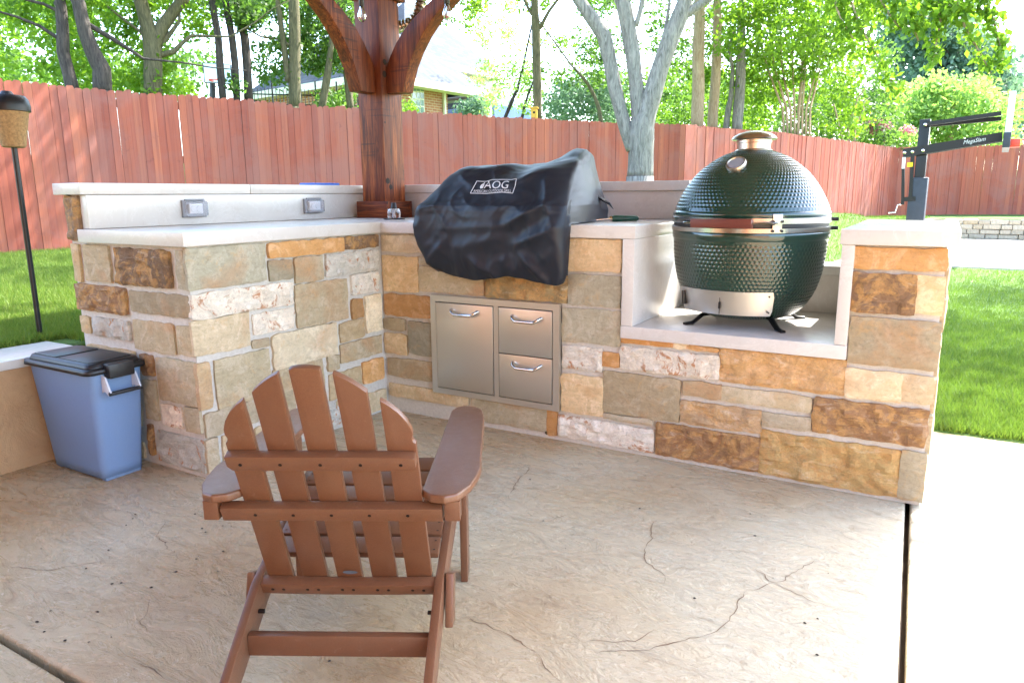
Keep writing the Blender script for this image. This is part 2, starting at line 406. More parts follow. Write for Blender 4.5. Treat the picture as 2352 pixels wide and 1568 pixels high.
    M['ceiling'] = plain('ceiling_boards', (176, 146, 116), .7, 0, .15, 6)
    M['curb'] = None
    t = NT('curb_stone'); oi = t.n.new('ShaderNodeObjectInfo'); n = t.noise(t.mapping(), 14, 6, .65)
    c = t.ramp(oi.outputs['Random'], [(0, s2l((150, 142, 128))), (.5, s2l((172, 164, 150))), (1, s2l((160, 146, 124)))])
    c = t.mix(t.ramp(n, [(.35, .4), (.6, 0.)]), c, s2l((104, 98, 88)))
    M['curb'] = t.fin(c, .9, t.bump(n, .6, .02))
def leafmat(name, a, b, trans, fac):
    t = NT(name); at_ = t.n.new('ShaderNodeAttribute'); at_.attribute_name = 'shade'
    c = t.mix(at_.outputs['Fac'], s2l(a), s2l(b))
    t.fin(c, .55, Specular_IOR_Level=.3)
    tr = t.n.new('ShaderNodeBsdfTranslucent'); t.set(tr, 'Color', s2l(trans))
    mx = t.n.new('ShaderNodeMixShader'); mx.inputs[0].default_value = fac
    t.l.new(t.b.outputs[0], mx.inputs[1]); t.l.new(tr.outputs[0], mx.inputs[2]); t.l.new(mx.outputs[0], t.out.inputs[0])
    return t.m
build_materials()

# ================================================================== SETTING
TOP, STN = 1.0465, .989            # countertop surface, top of the stone work
FENCE_TOP = 2.43
FP = [(-7.4, -4.0), (-6.35, .35), (-6.05, 2.05), (-5.5, 3.6), (-4.8, 5.4), (-2.4, 10.0)]   # left fence line
FJ = [(-2.4, 10.0), (-1.64, 10.42)]                                                         # short return
FK = [(-1.64, 10.42), (-1.4, 11.44)]                                                         # jog
FL = [(-1.4, 11.44), (-1.12, 12.35), (-.58, 13.93), (.06, 16.09), (.56, 18.3), (1.11, 20.9)]                                # long fence
FR = [(1.11, 20.9), (2.7, 21.6), (4.3, 22.0), (11.5, 23.2)]                                              # right fence

def beyond(x, y):
    """rough distance behind the fence line"""
    s1 = (x + 6.2) * -.905 + (y - 1.3) * .425
    if x > -2: s1 = min(s1, 99) if y > 20 else s1
    s = s1 if x < -1.6 else (x + 1.4) * -.96 + (y - 11.5) * .28
    if x > 1.0: s = y - 21.0 - .2 * (x - 1)
    elif x > -1.6: s = min(s, 50)
    return max(0, s)
def hgt(x, y):
    left = .49 + .1 * min(1, max(0, (-x - 1) / 5)) + .022 * max(0, min(20, y) - 1)
    left = min(left, .95)
    xa = 0 if y < 2 else (lerp(0, -1.2, (y - 2) / 8) if y < 10 else lerp(-1.2, -.3, min(1, (y - 10) / 8)))
    w = sstep(xa, xa + 2.3, x)
    z = left * (1 - w)
    if y > 18.3 and x > 0: z = max(z, .5 * sstep(18.3, 18.5, y))
    b = beyond(x, y)
    return z + min(b, 26) * .07
def terrain():
    xs = sorted(set([-90, -70, -52, -40, -32, -26, -22, -19, -17] + [round(-15 + .5 * i, 2) for i in range(8 * 2)] + [round(-7 + .25 * i, 3) for i in range(25)]
                    + [-1.06, -1.0, -.93, -.86] + [round(-.75 + .25 * i, 3) for i in range(50)] + [12.5, 14, 17, 21, 27, 35, 48, 65, 90]))
    ys = sorted(set([-80, -50, -30, -18, -12, -9, -7] + [round(-5 + .5 * i, 2) for i in range(7)] + [-1.6, -1.25, -1.2] + [round(-1 + .25 * i, 3) for i in range(8)]
                    + [.99, 1.03] + [round(1.25 + .25 * i, 3) for i in range(90)] + [24, 25, 27, 30, 34, 40, 48, 58, 75, 95]))
    V, F = [], []
    for y in ys:
        for x in xs:
            inside = (y < 1.0) and (x > (-.9 if y > -1.22 else -1.03))
            V.append((x, y, -.32 if inside else hgt(x, y) + .012 * noise.noise((x * 1.3, y * 1.3, 0))))
    nx = len(xs)
    for j in range(len(ys) - 1):
        for i in range(nx - 1):
            a = j * nx + i; F.append((a, a + 1, a + nx + 1, a + nx))
    o = me_obj('ground', V, F, M['lawn'], None, True); tag(o, kind='structure'); return o
terrain()

def slab(name, x0, y0, x1, y1, z, th, mat, kind='structure'):
    o = box(name, (x0, y0, z - th), (x1, y1, z), mat, None, .012, seg=3); tag(o, kind=kind); return o
def slab_poly(name, pts):
    o = prism(name, pts, .1, ((0, 0, -.1), (1, 0, 0), (0, 1, 0), (0, 0, 1)), M['concrete'], None, .012, seg=3); tag(o, kind='structure'); return o
def jx(y): return 2.589 - .031 * y                      # the joint runs slightly skew to the counter
patio = slab_poly('patio', [(-1.0, -2.2), (jx(-2.2), -2.2), (jx(1.0), 1.0), (-1.0, 1.0)])
slab_poly('patio', [(-1.0, -9.0), (jx(-9.0), -9.0), (jx(-2.222), -2.222), (-1.0, -2.222)])
slab_poly('walkway', [(jx(-9.0) + .017, -9.0), (9.5, -9.0), (9.5, 1.045), (jx(1.045) + .017, 1.045)])
jb = me_obj('patio_base', [(-1, -9, -.045), (9.5, -9, -.045), (9.5, 1.0, -.045), (-1, 1.0, -.045)], [(0, 1, 2, 3)], M['joint']); tag(jb, kind='structure')
cp = [(1.05, 10.35), (9.0, 10.1), (9.0, 18.1), (2.1, 18.2)]
ct = me_obj('court', [(x, y, .03) for x, y in cp] + [(x, y, -.12) for x, y in cp], [(0, 1, 2, 3)] + [(i, i + 4, (i + 1) % 4 + 4, (i + 1) % 4) for i in range(4)], M['pale_concrete']); tag(ct, kind='structure')

def seam(pts, w=.0035, n=26):
    """a stamped seam pressed into the concrete, drawn as a thin dark ragged strip"""
    P = [Vector(p) for p in pts]
    L = [0]
    for a, b in zip(P, P[1:]): L.append(L[-1] + (b - a).length)
    V, F = [], []
    k = max(8, int(L[-1] / .018))
    sd = RND.random() * 100
    for i in range(k + 1):
        s = L[-1] * i / k; j = 0
        while j < len(P) - 2 and L[j + 1] < s: j += 1
        t = (s - L[j]) / max(1e-6, L[j + 1] - L[j]); p = P[j].lerp(P[j + 1], t)
        d = (P[j + 1] - P[j]).normalized(); nn = Vector((-d.y, d.x))
        p = p + nn * (.022 * noise.noise((s * 9, sd, 0)) + .012 * noise.noise((s * 34, sd, 3)))
        ww = w * .55 * max(.12, .55 + 1.0 * noise.noise((s * 17, sd, 7))) * min(1, i / 4, (k - i) / 4 + .05)
        V += [(p.x + nn.x * ww, p.y + nn.y * ww, .0012), (p.x - nn.x * ww, p.y - nn.y * ww, .0012)]
        if i: F.append((2 * i - 2, 2 * i - 1, 2 * i + 1, 2 * i))
    me_obj('seam', V, F, M['seam'], patio)
def fl(u, v):
    q = ray(u, v); t = -EYE.z / q.z; p = EYE + q * t; return (p.x, p.y)
for pts, w in (([(1512, 1190), (1485, 1245), (1482, 1290), (1520, 1320), (1530, 1345)], .0045), ([(1715, 1295), (1770, 1335), (1830, 1365), (1930, 1400)], .0035),
               ([(1880, 1285), (1790, 1335), (1690, 1375), (1670, 1420), (1640, 1460), (1560, 1478), (1480, 1490), (1350, 1500)], .0038),
               ([(1040, 1405), (1110, 1430), (1200, 1470), (1250, 1530), (1300, 1567)], .0042), ([(1225, 1065), (1180, 1115), (1170, 1150)], .004),
               ([(20, 1300), (120, 1308), (180, 1300), (250, 1290)], .004), ([(345, 1370), (330, 1420), (345, 1450)], .003), ([(300, 1515), (370, 1545), (400, 1567)], .0035),
               ([(380, 1190), (360, 1230), (420, 1290)], .003), ([(2030, 1340), (2050, 1350), (2066, 1356)], .003), ([(1160, 1230), (1230, 1200), (1330, 1180)], .0025),
               ([(1530, 1440), (1460, 1470), (1330, 1480)], .003)):
    seam([fl(*p) for p in pts], w)

# -------- retaining wall on the lawn side
rw = empty('retaining_wall', (-.95, -3, 0), label='low tan textured retaining wall with pale cap between patio and lawn', cat='wall')
bm = bmesh.new()
nY, nZ = 60, 8
gv = [[bm.verts.new((-.83 + .012 * noise.noise((y * 5, z * 5, 1)) + .006 * noise.noise((y * 17, z * 17, 1)), y, z)) for z in [.455 * k / nZ for k in range(nZ + 1)]] for y in [-9 + 7.8 * j / nY for j in range(nY + 1)]]
for j in range(nY):
    for k in range(nZ): bm.faces.new((gv[j][k], gv[j + 1][k], gv[j + 1][k + 1], gv[j][k + 1]))
bm_obj('face', bm, M['retaining'], rw, True)
box('core', (-1.1, -9, -.1), (-.845, -1.2, .455), M['retaining'], rw, 0)
for j in range(7):
    y1 = -1.195 - j * 1.12; box('cap', (-1.13, y1 - 1.113, .455), (-.812, y1, .497), M['limestone'], rw, .008)

# -------- stone kitchen counter
kc = empty('stone_counter', (.6, .3, 0), label='L-shaped outdoor kitchen counter of coloured field stone with pale limestone tops', cat='counter')
for lo, hi in (((-.82, -1.181, 0), (0, .0, STN)), ((-.82, .0, 0), (1.408, .8, STN)), ((1.408, 0, 0), (2.338, .8, .547)), ((2.338, 0, 0), (2.635, .95, STN)),
               ((-.82, -1.181, STN), (-.71, .8, 1.197)), ((-.82, .8, 0), (1.45, .95, 1.197)), ((1.45, .8, 0), (2.338, .95, .79))):
    box('mortar_wall', lo, hi, M['mortar'], kc, 0)
for nm, lo, hi in (('countertop', (-.71, -1.216, STN), (.035, -.036, TOP)), ('countertop', (-.71, -.034, STN), (1.466, .8, TOP)),
                   ('backsplash', (-.71, -1.186, TOP + .001), (-.66, .799, 1.196)), ('backsplash', (-.659, .75, TOP + .001), (1.45, .799, 1.196)),
                   ('wall_cap', (-.865, -1.216, 1.198), (-.648, -.3, 1.2485)), ('wall_cap', (-.865, -.297, 1.198), (-.648, .97, 1.2485)),
                   ('wall_cap', (-.646, .735, 1.198), (1.46, .97, 1.2485)),
                   ('niche_floor', (1.408, -.036, .547), (2.338, .8, .603)), ('niche_side', (1.409, -.034, .6035), (1.464, .799, STN - .0005)),
                   ('niche_side', (2.292, -.034, .6035), (2.337, .799, STN - .0005)), ('niche_back', (1.4645, .76, .6035), (2.2915, .7985, .79)),
                   ('wall_cap', (1.4645, .745, .7905), (2.2915, .97, .835)), ('pillar_cap', (2.285, -.04, STN), (2.672, .985, TOP))):
    box(nm, lo, hi, M['limestone'], kc, .004)

STONE_COL = dict(G=(176, 164, 136), T=(204, 182, 144), O=(204, 156, 102), Y=(198, 166, 112), B=(158, 124, 92), W=(228, 220, 204), C=(222, 206, 174), P=(204, 184, 150), R=(206, 170, 128), S=(206, 202, 186))
STONE_KIND = dict(G='stone', T='stone', O='stone', Y='stone_rough', B='stone_rough', W='stone_white', C='stone', P='stone', R='stone_rough', S='stone_white')
def stone(frame, a0, z0, a1, z1, k, rough=None):
    o, A, N = [Vector(q) for q in frame]; Z = Vector((0, 0, 1))
    a0 -= .0055; a1 += .0055; z0 -= .0045; z1 += .0045
    z0 = max(z0, .016)
    w, h = a1 - a0, z1 - z0
    mat = STONE_KIND[k]; gs = .022 if mat == 'stone' else .0145
    nx, nz = max(4, min(30, int(w / gs))), max(4, min(16, int(h / gs)))
    amp = {'stone': .005, 'stone_rough': .013, 'stone_white': .012}[mat]
    if rough: amp = rough
    pr = RND.uniform(.012, .021); sd = RND.random() * 50
    V, F, idx = [], [], {}
    for j in range(nz + 1):
        for i in range(nx + 1):
            u, v = i / nx, j / nz
            a, z = a0 + w * u, z0 + h * v
            if j in (0, nz): z += .007 * noise.noise((a * 22, sd, j)) + .003 * noise.noise((a * 60, sd, j))
            if i in (0, nx): a += .007 * noise.noise((z * 22, sd, i)) + .003 * noise.noise((z * 60, sd, i))
            if i in (0, nx) and j in (0, nz):
                a += .002 * (1 if i == 0 else -1); z += .002 * (1 if j == 0 else -1)
            e = min(u * w, (1 - u) * w, v * h, (1 - v) * h)
            d = pr * (.8 + .2 * min(1, e / .008)) + amp * (noise.noise((a * 9, z * 9, sd)) + .7 * noise.noise((a * 24, z * 24, sd)) + .8 * abs(noise.noise((a * 14 + z * 8, z * 26 - a * 6, sd + 9))) + (.6 * noise.cell((a * 26 + z * 9, z * 26, sd)) if mat != 'stone' else 0)) * min(1, .35 + e / .02)
            idx[i, j] = len(V); V.append(o + A * a + Z * z + N * d)
    ring = [(i, 0) for i in range(nx + 1)] + [(nx, j) for j in range(1, nz + 1)] + [(i, nz) for i in range(nx - 1, -1, -1)] + [(0, j) for j in range(nz - 1, 0, -1)]
    for j in range(nz):
        for i in range(nx): F.append((idx[i, j], idx[i + 1, j], idx[i + 1, j + 1], idx[i, j + 1]))
    b0 = len(V)
    for q in ring:
        p = V[idx[q]]; V.append(p - N * ((p - o).dot(N) + .006))
    for q in range(len(ring)):
        q2 = (q + 1) % len(ring); F.append((idx[ring[q2]], idx[ring[q]], b0 + q, b0 + q2))
    if A.cross(Z).dot(N) < 0: F = [tuple(reversed(f)) for f in F]
    ob = me_obj('stone', V, F, M[mat], kc, mat == 'stone'); ob.data.set_sharp_from_angle(angle=rad(30))
    c = STONE_COL[k]; j = RND.uniform(.88, 1.1); ht = RND.uniform(-6, 6)
    l = s2l((min(255, c[0] * j + ht), min(255, c[1] * j), min(255, c[2] * j - ht)))
    ob.color = l; return ob
ST_L= [('G', -1.191, 0.814, -0.8, 0.981), ('O', -0.774, 0.912, -0.305, 0.974), ('B', -0.286, 0.918, -0.034, 0.977), ('G', -0.776, 0.809, -0.645, 0.895), ('G', -0.623, 0.785, -0.452, 0.896), ('W', -0.423, 0.794, -0.042, 0.895), ('W', -1.185, 0.692, -0.658, 0.79), ('T', -0.632, 0.568, -0.292, 0.768), ('W', -0.251, 0.683, -0.05, 0.779), ('O', -0.256, 0.556, -0.183, 0.653), ('C', -0.156, 0.467, -0.038, 0.661), ('P', -1.191, 0.539, -0.916, 0.68), ('W', -0.885, 0.578, -0.657, 0.667), ('T', -0.897, 0.518, -0.811, 0.549), ('C', -0.788, 0.397, -0.385, 0.555), ('T', -0.352, 0.449, -0.174, 0.541), ('T', -0.354, 0.338, -0.043, 0.432), ('P', -1.191, 0.312, -1.138, 0.503), ('G', -1.101, 0.292, -0.818, 0.501), ('T', -0.795, 0.21, -0.489, 0.392), ('T', -0.45, 0.32, -0.379, 0.389), ('T', -0.444, 0.132, -0.216, 0.291), ('O', -0.196, 0.189, -0.034, 0.307), ('P', -1.175, 0.185, -0.91, 0.283), ('W', -0.659, -0.011, -0.369, 0.158), ('C', -0.315, 0.006, -0.029, 0.125), ('P', -1.18, 0.015, -1.132, 0.17), ('C', -1.097, 0.037, -0.952, 0.164), ('T', -0.919, 0.034, -0.695, 0.149), ('T', -0.88, 0.179, -0.682, 0.273)]
ST_E= [('G', -0.053, 0.819, -0.011, 0.972), ('B', -0.481, 0.818, -0.106, 0.966), ('T', -0.721, 0.819, -0.532, 0.973), ('T', -0.808, 0.811, -0.765, 0.975), ('B', -0.817, 0.681, -0.442, 0.793), ('G', -0.405, 0.701, -0.003, 0.785), ('W', -0.714, 0.567, -0.442, 0.645), ('T', -0.811, 0.571, -0.746, 0.644), ('G', -0.403, 0.533, -0.129, 0.658), ('G', -0.093, 0.54, -0.008, 0.658), ('B', -0.381, 0.419, -0.298, 0.507), ('G', -0.262, 0.322, -0.012, 0.506), ('G', -0.373, 0.218, -0.297, 0.392), ('W', -0.263, 0.208, -0.131, 0.295), ('G', -0.099, 0.205, 0.007, 0.305), ('B', -0.382, 0.047, -0.355, 0.182), ('S', -0.317, 0.028, -0.003, 0.167), ('T', -0.783, 0.367, -0.428, 0.511), ('G', -0.799, 0.173, -0.434, 0.291), ('T', -0.802, 0.004, -0.435, 0.085)]
ST_B= [('C', 0.021, 0.893, 0.288, 0.974), ('T', 0.018, 0.68, 0.247, 0.863), ('G', 0.271, 0.833, 0.468, 0.869), ('G', 0.263, 0.69, 0.659, 0.814), ('Y', 0.679, 0.686, 1.128, 0.809), ('O', 0.02, 0.546, 0.343, 0.658), ('G', 0.01, 0.462, 0.151, 0.525), ('G', 0.18, 0.345, 0.342, 0.517), ('T', 0.012, 0.333, 0.158, 0.439), ('T', 0.026, 0.205, 0.342, 0.303), ('T', 0.029, 0.09, 0.552, 0.154), ('G', 0.578, 0.035, 1.016, 0.148), ('P', 1.113, 0.842, 1.392, 0.988), ('G', 1.14, 0.683, 1.391, 0.817), ('G', 1.106, 0.503, 1.394, 0.658), ('W', 1.109, 0.373, 1.304, 0.479), ('O', 1.317, 0.405, 1.393, 0.465), ('T', 1.108, 0.161, 1.315, 0.34)]
ST_N= [('O', 1.405, 0.525, 1.647, 0.542), ('C', 1.65, 0.523, 1.707, 0.541), ('O', 1.714, 0.525, 1.843, 0.537), ('W', 1.406, 0.404, 1.846, 0.502), ('R', 1.857, 0.401, 2.338, 0.536), ('G', 1.323, 0.188, 1.683, 0.377), ('T', 1.704, 0.319, 1.864, 0.379), ('T', 1.867, 0.317, 2.221, 0.374), ('R', 1.695, 0.194, 2.029, 0.288), ('P', 2.042, 0.235, 2.226, 0.286), ('B', 2.237, 0.239, 2.631, 0.376), ('G', 1.324, 0.154, 1.563, 0.174), ('O', 1.028, 0.023, 1.073, 0.144), ('W', 1.091, 0.028, 1.569, 0.129), ('B', 1.586, 0.024, 2.031, 0.168), ('Y', 2.041, 0.022, 2.557, 0.206), ('G', 2.563, 0.009, 2.64, 0.211), ('P', 2.346, 0.399, 2.532, 0.508), ('P', 2.537, 0.408, 2.637, 0.508)]
ST_P= [('O', 2.338, 0.903, 2.635, 0.977), ('B', 2.339, 0.738, 2.549, 0.88), ('T', 2.551, 0.746, 2.637, 0.88), ('G', 2.346, 0.537, 2.642, 0.712)]

for r in ST_L: stone(((0, 0, 0), (0, 1, 0), (1, 0, 0)), r[1], r[2], r[3], min(r[4], .976), r[0])
for r in ST_E: stone(((0, -1.181, 0), (1, 0, 0), (0, -1, 0)), r[1], r[2], min(r[3], -.004), min(r[4], .976), r[0])
for r in ST_B + ST_N + ST_P: stone(((0, 0, 0), (1, 0, 0), (0, -1, 0)), r[1], r[2], min(r[3], 2.64), min(r[4], .978), r[0])
stone(((0, -1.181, 0), (1, 0, 0), (0, -1, 0)), -.815, 1.0, -.722, 1.192, 'B')
z = .02
for hh in (.19, .16, .14, .17, .13, .11):                 # lawn-side end of the counter
    y = .0
    while y < .9:
        w = min(RND.uniform(.16, .42), .94 - y)
        if .94 - y - w < .1: w = .94 - y
        stone(((2.635, 0, 0), (0, 1, 0), (1, 0, 0)), y + .008, z, y + w - .008, z + hh - .018, RND.choice('GTCPGT')); y += w
    z += hh
for x, zz in ((1.028 - .01, .028), (2.035, .03)):
    tube('weep_hole', [(x, .02, zz), (x, -.004, zz)], [.011, .011], M['joint'], kc, 10)

# -------- timber patio cover: post, braces, beams, roof
pc = empty('patio_cover', (-.47, .595, 0), label='stained timber patio cover with thick post and curved braces above the counter', cat='patio cover')
def post(x, y, z0, z1, parent=pc):
    a = .095
    p = box('post', (x - a, y - a, z0), (x + a, y + a, z1), M['timber_z'], parent, .008)
    return p
def trim_ring(x, y, z0, z1, off, th, parent):
    a = .095 + off
    box('trim_board', (x - a - th, y - a - th, z0), (x + a + th, y - a, z1), M['timber_x'], parent, .003)
    box('trim_board', (x - a - th, y + a, z0), (x + a + th, y + a + th, z1), M['timber_x'], parent, .003)
    box('trim_board', (x - a - th, y - a + .001, z0), (x - a, y + a - .001, z1), M['timber_y'], parent, .003)
    box('trim_board', (x + a, y - a + .001, z0), (x + a + th, y + a - .001, z1), M['timber_y'], parent, .003)
PX, PY = -.47, .595
p0 = post(PX, PY, TOP, 2.62)
trim_ring(PX, PY, TOP, 1.148, .001, .028, p0)
trim_ring(PX, PY, 2.335, 2.42, .001, .03, p0)
for x, y in ((PX, -6.3), (3.2, -6.3)):
    q = post(x, y, .0, 2.62); trim_ring(x, y, 0, .11, .001, .028, q)
# braces: concave lower edge, straight ends
def brace(frame, w):
    lower = [(.125, 1.79), (.142, 1.85), (.172, 1.93), (.218, 2.012), (.28, 2.095), (.36, 2.175), (.46, 2.25), (.58, 2.32), (.72, 2.385), (.88, 2.44), (1.05, 2.48), (1.05, 2.62)]
    upper = [(0, 1.93), (.035, 2.0), (.08, 2.065), (.145, 2.135), (.23, 2.2), (.33, 2.26), (.45, 2.325), (.6, 2.4), (.78, 2.48), (.9, 2.62)]
    poly = [(0, 1.79)] + lower + list(reversed(upper))
    return prism('brace', poly, w, frame, M['timber_z'], p0, .006)
brace(((PX + .048, PY - .096, 0), (0, -1, 0), (0, 0, 1), (-1, 0, 0)), .096)
brace(((PX + .096, PY - .048, 0), (1, 0, 0), (0, 0, 1), (0, 1, 0)), .096)
box('beam', (PX - .5, PY - .09, 2.62), (3.4, PY + .09, 2.86), M['timber_x'], pc, .006)
box('beam', (PX - .09, -6.5, 2.621), (PX + .09, PY - .0905, 2.859), M['timber_y'], pc, .006)
box('beam', (3.11, -6.5, 2.621), (3.29, PY - .0905, 2.859), M['timber_y'], pc, .006)
box('beam', (PX - .5, -6.39, 2.619), (4.3, -6.21, 2.861), M['timber_x'], pc, .006) if False else None
for i in range(13):
    y = 1.95 - i * .62
    box('rafter', (PX - .52, y - .03, 2.862), (3.48, y + .03, 3.0), M['timber_x'], pc, 0)
box('roof_deck', (PX - .55, -7.2, 3.0), (3.46, 2.1, 3.05), M['ceiling'], pc, 0)
box('fascia', (PX - .58, 2.1, 2.9), (3.49, 2.13, 3.07), M['timber_x'], pc, 0)
# knots and old bolt marks on the post's side face
for z, s in ((1.235, .016), (1.272, .019), (1.9, .02), (1.97, .018), (1.62, .007)):
    lathe('knot', [(s, 0), (s * .8, .0012), (.0001, .0014)], (PX + .0951, PY - .055 + RND.uniform(-.02, .02), z), M['joint'], p0, 12, axis=(1, 0, 0))
# the house the patio belongs to, behind the viewer
hs = empty('house', (1.8, -7.4, 0), label='tan brick house wall along the back of the patio', cat='house')
def uvbox(o, s=1.0):
    me = o.data; uv = me.uv_layers.new(name='UVMap')
    for p in me.polygons:
        n = p.normal
        for li in p.loop_indices:
            c = me.vertices[me.loops[li].vertex_index].co
            if abs(n.z) > .8: q = (c.x, c.y)
            else:
                t = Vector((-n.y, n.x, 0)).normalized(); q = (c.dot(t), c.z if abs(n.z) < .05 else c.z / max(.2, math.sqrt(1 - n.z * n.z)))
            uv.data[li].uv = (q[0] * s, q[1] * s)
    return o
uvbox(box('wall', (-4.5, -7.6, -.1), (8.5, -7.25, 3.3), M['brick'], hs, 0))
box('door', (1.2, -7.26, .02), (2.15, -7.2, 2.08), M['white_paint'], hs, .01)

# -------- fences: every board its own piece
def board_mesh(kind):
    w, t, h = .139, .018, 1.0
    if kind == 0: prof = [(-w / 2, 0), (w / 2, 0), (w / 2, h - .012), (w / 2 - .026, h), (-w / 2 + .026, h), (-w / 2, h - .012)]
    elif kind == 1: prof = [(-w / 2, 0), (w / 2, 0), (w / 2, h - .008), (w / 2 - .03, h), (-w / 2 + .05, h - .003), (-w / 2, h - .014)]
    else: prof = [(-w / 2, 0), (w / 2, 0), (w / 2, h - .02), (w / 2 - .02, h - .004), (.01, h), (-w / 2 + .02, h - .008), (-w / 2, h - .016)]
    n = len(prof)
    V = [(x, -t / 2, z) for x, z in prof] + [(x, t / 2, z) for x, z in prof]
    F = [tuple(range(n)), tuple(reversed(range(n, 2 * n)))] + [((i + 1) % n, i, i + n, (i + 1) % n + n) for i in range(n)]
    me = bpy.data.meshes.new('board'); me.from_pydata(V, [], F); me.materials.append(M['fence']); return me
BM = [board_mesh(k) for k in range(3)]
def fence(name, line, label, jit=.012, step=.1, top=FENCE_TOP):
    c = Vector((*line[0], 0)); f = empty(name, (c.x, c.y, hgt(c.x, c.y)), label=label, cat='fence', group='red stained board fence runs')
    fz = f.location.z
    railV, railF = [], []
    for (x0, y0), (x1, y1) in zip(line, line[1:]):
        L = math.hypot(x1 - x0, y1 - y0); n = max(1, round(L / step)); ang = math.atan2(y1 - y0, x1 - x0)
        nx_, ny_ = -math.sin(ang), math.cos(ang)          # away from the patio
        for i in range(n):
            t = (i + .5) / n; x, y = lerp(x0, x1, t), lerp(y0, y1, t)
            zb = hgt(x, y) - .03; tp = top + RND.uniform(-jit, jit)
            if RND.random() < .05: tp -= RND.uniform(.01, .06)
            o = bpy.data.objects.new('board', RND.choice(BM)); link(o, f)
            off = RND.uniform(-.006, .006)
            o.location = (x + nx_ * off - f.location.x, y + ny_ * off - f.location.y, zb - fz)
            o.scale = ((L / n) / .1415 * RND.uniform(.986, 1.012), 1, tp - zb)
            o.rotation_euler = (0, RND.uniform(-.0022, .0022), ang)
        for zr in (.35, 1.0, 1.65):
            a = Vector((x0 + nx_ * .032, y0 + ny_ * .032, hgt(x0, y0) + zr)); b = Vector((x1 + nx_ * .032, y1 + ny_ * .032, hgt(x1, y1) + zr))
            bx = bmesh.new(); box_bm(bx, (0, -.02, -.045), (L, .02, .045)); mt = Matrix.Translation(a) @ Matrix.Rotation(ang, 4, 'Z') @ Matrix.Rotation(-math.atan2(b.z - a.z, L), 4, 'Y')
            bx.transform(mt); bm_obj('rail', bx, M['fence'], f)
        k = max(1, int(L / 2.4))
        for i in range(k + 1):
            t = i / k; x, y = lerp(x0, x1, t) + nx_ * .1, lerp(y0, y1, t) + ny_ * .1
            box('fence_post', (x - .045, y - .045, hgt(x, y) - .2), (x + .045, y + .045, top - .15), M['fence'], f, 0)
    return f
fence('board_fence', FP, 'long red board fence with uneven tops behind the counter wing with the outlets', .018, .087)
fence('board_fence', FJ, 'short darker red fence return beside the grey forked tree trunk')
fence('board_fence', FK, 'narrow red fence jog set back from the short darker return')
fence('board_fence', FL, 'red board fence receding behind the green cooker towards the court')
fence('board_fence', FR, 'red board fence on the stone curb behind the basketball hoop')

# -------- dry-laid stone curb along the court
cb = empty('stone_curb', (4.5, 18.3, 0), label='low grey stacked stone curb wall along the back of the court', cat='wall')
bmesh_box = {}
for row in range(4):
    x = 2.0 + (.11 if row % 2 else 0)
    while x < 9.0:
        w = RND.uniform(.2, .42); zz = .03 + row * .118
        k = RND.randrange(6)
        if k not in bmesh_box:
            bmx = bmesh.new(); box_bm(bmx, (-.5, -.11, 0), (.5, .11, .112), .018, 1)
            for v in bmx.verts: v.co += Vector((0, RND.uniform(-.012, .012), RND.uniform(-.006, .006)))
            me = bpy.data.meshes.new('stone'); bmx.to_mesh(me); bmx.free(); me.materials.append(M['curb']); bmesh_box[k] = me
        o = bpy.data.objects.new('stone', bmesh_box[k]); link(o, cb)
        y = lerp(18.25, 18.05, (x - 2) / 7) + RND.uniform(-.015, .015)
        o.location = (x + w / 2 - 4.5, y - 18.3, zz); o.scale = (w - .012, 1, 1); x += w
box('core', (2.05, 18.2, 0), (9.0, 18.42, .48), M['mortar'], cb, 0)

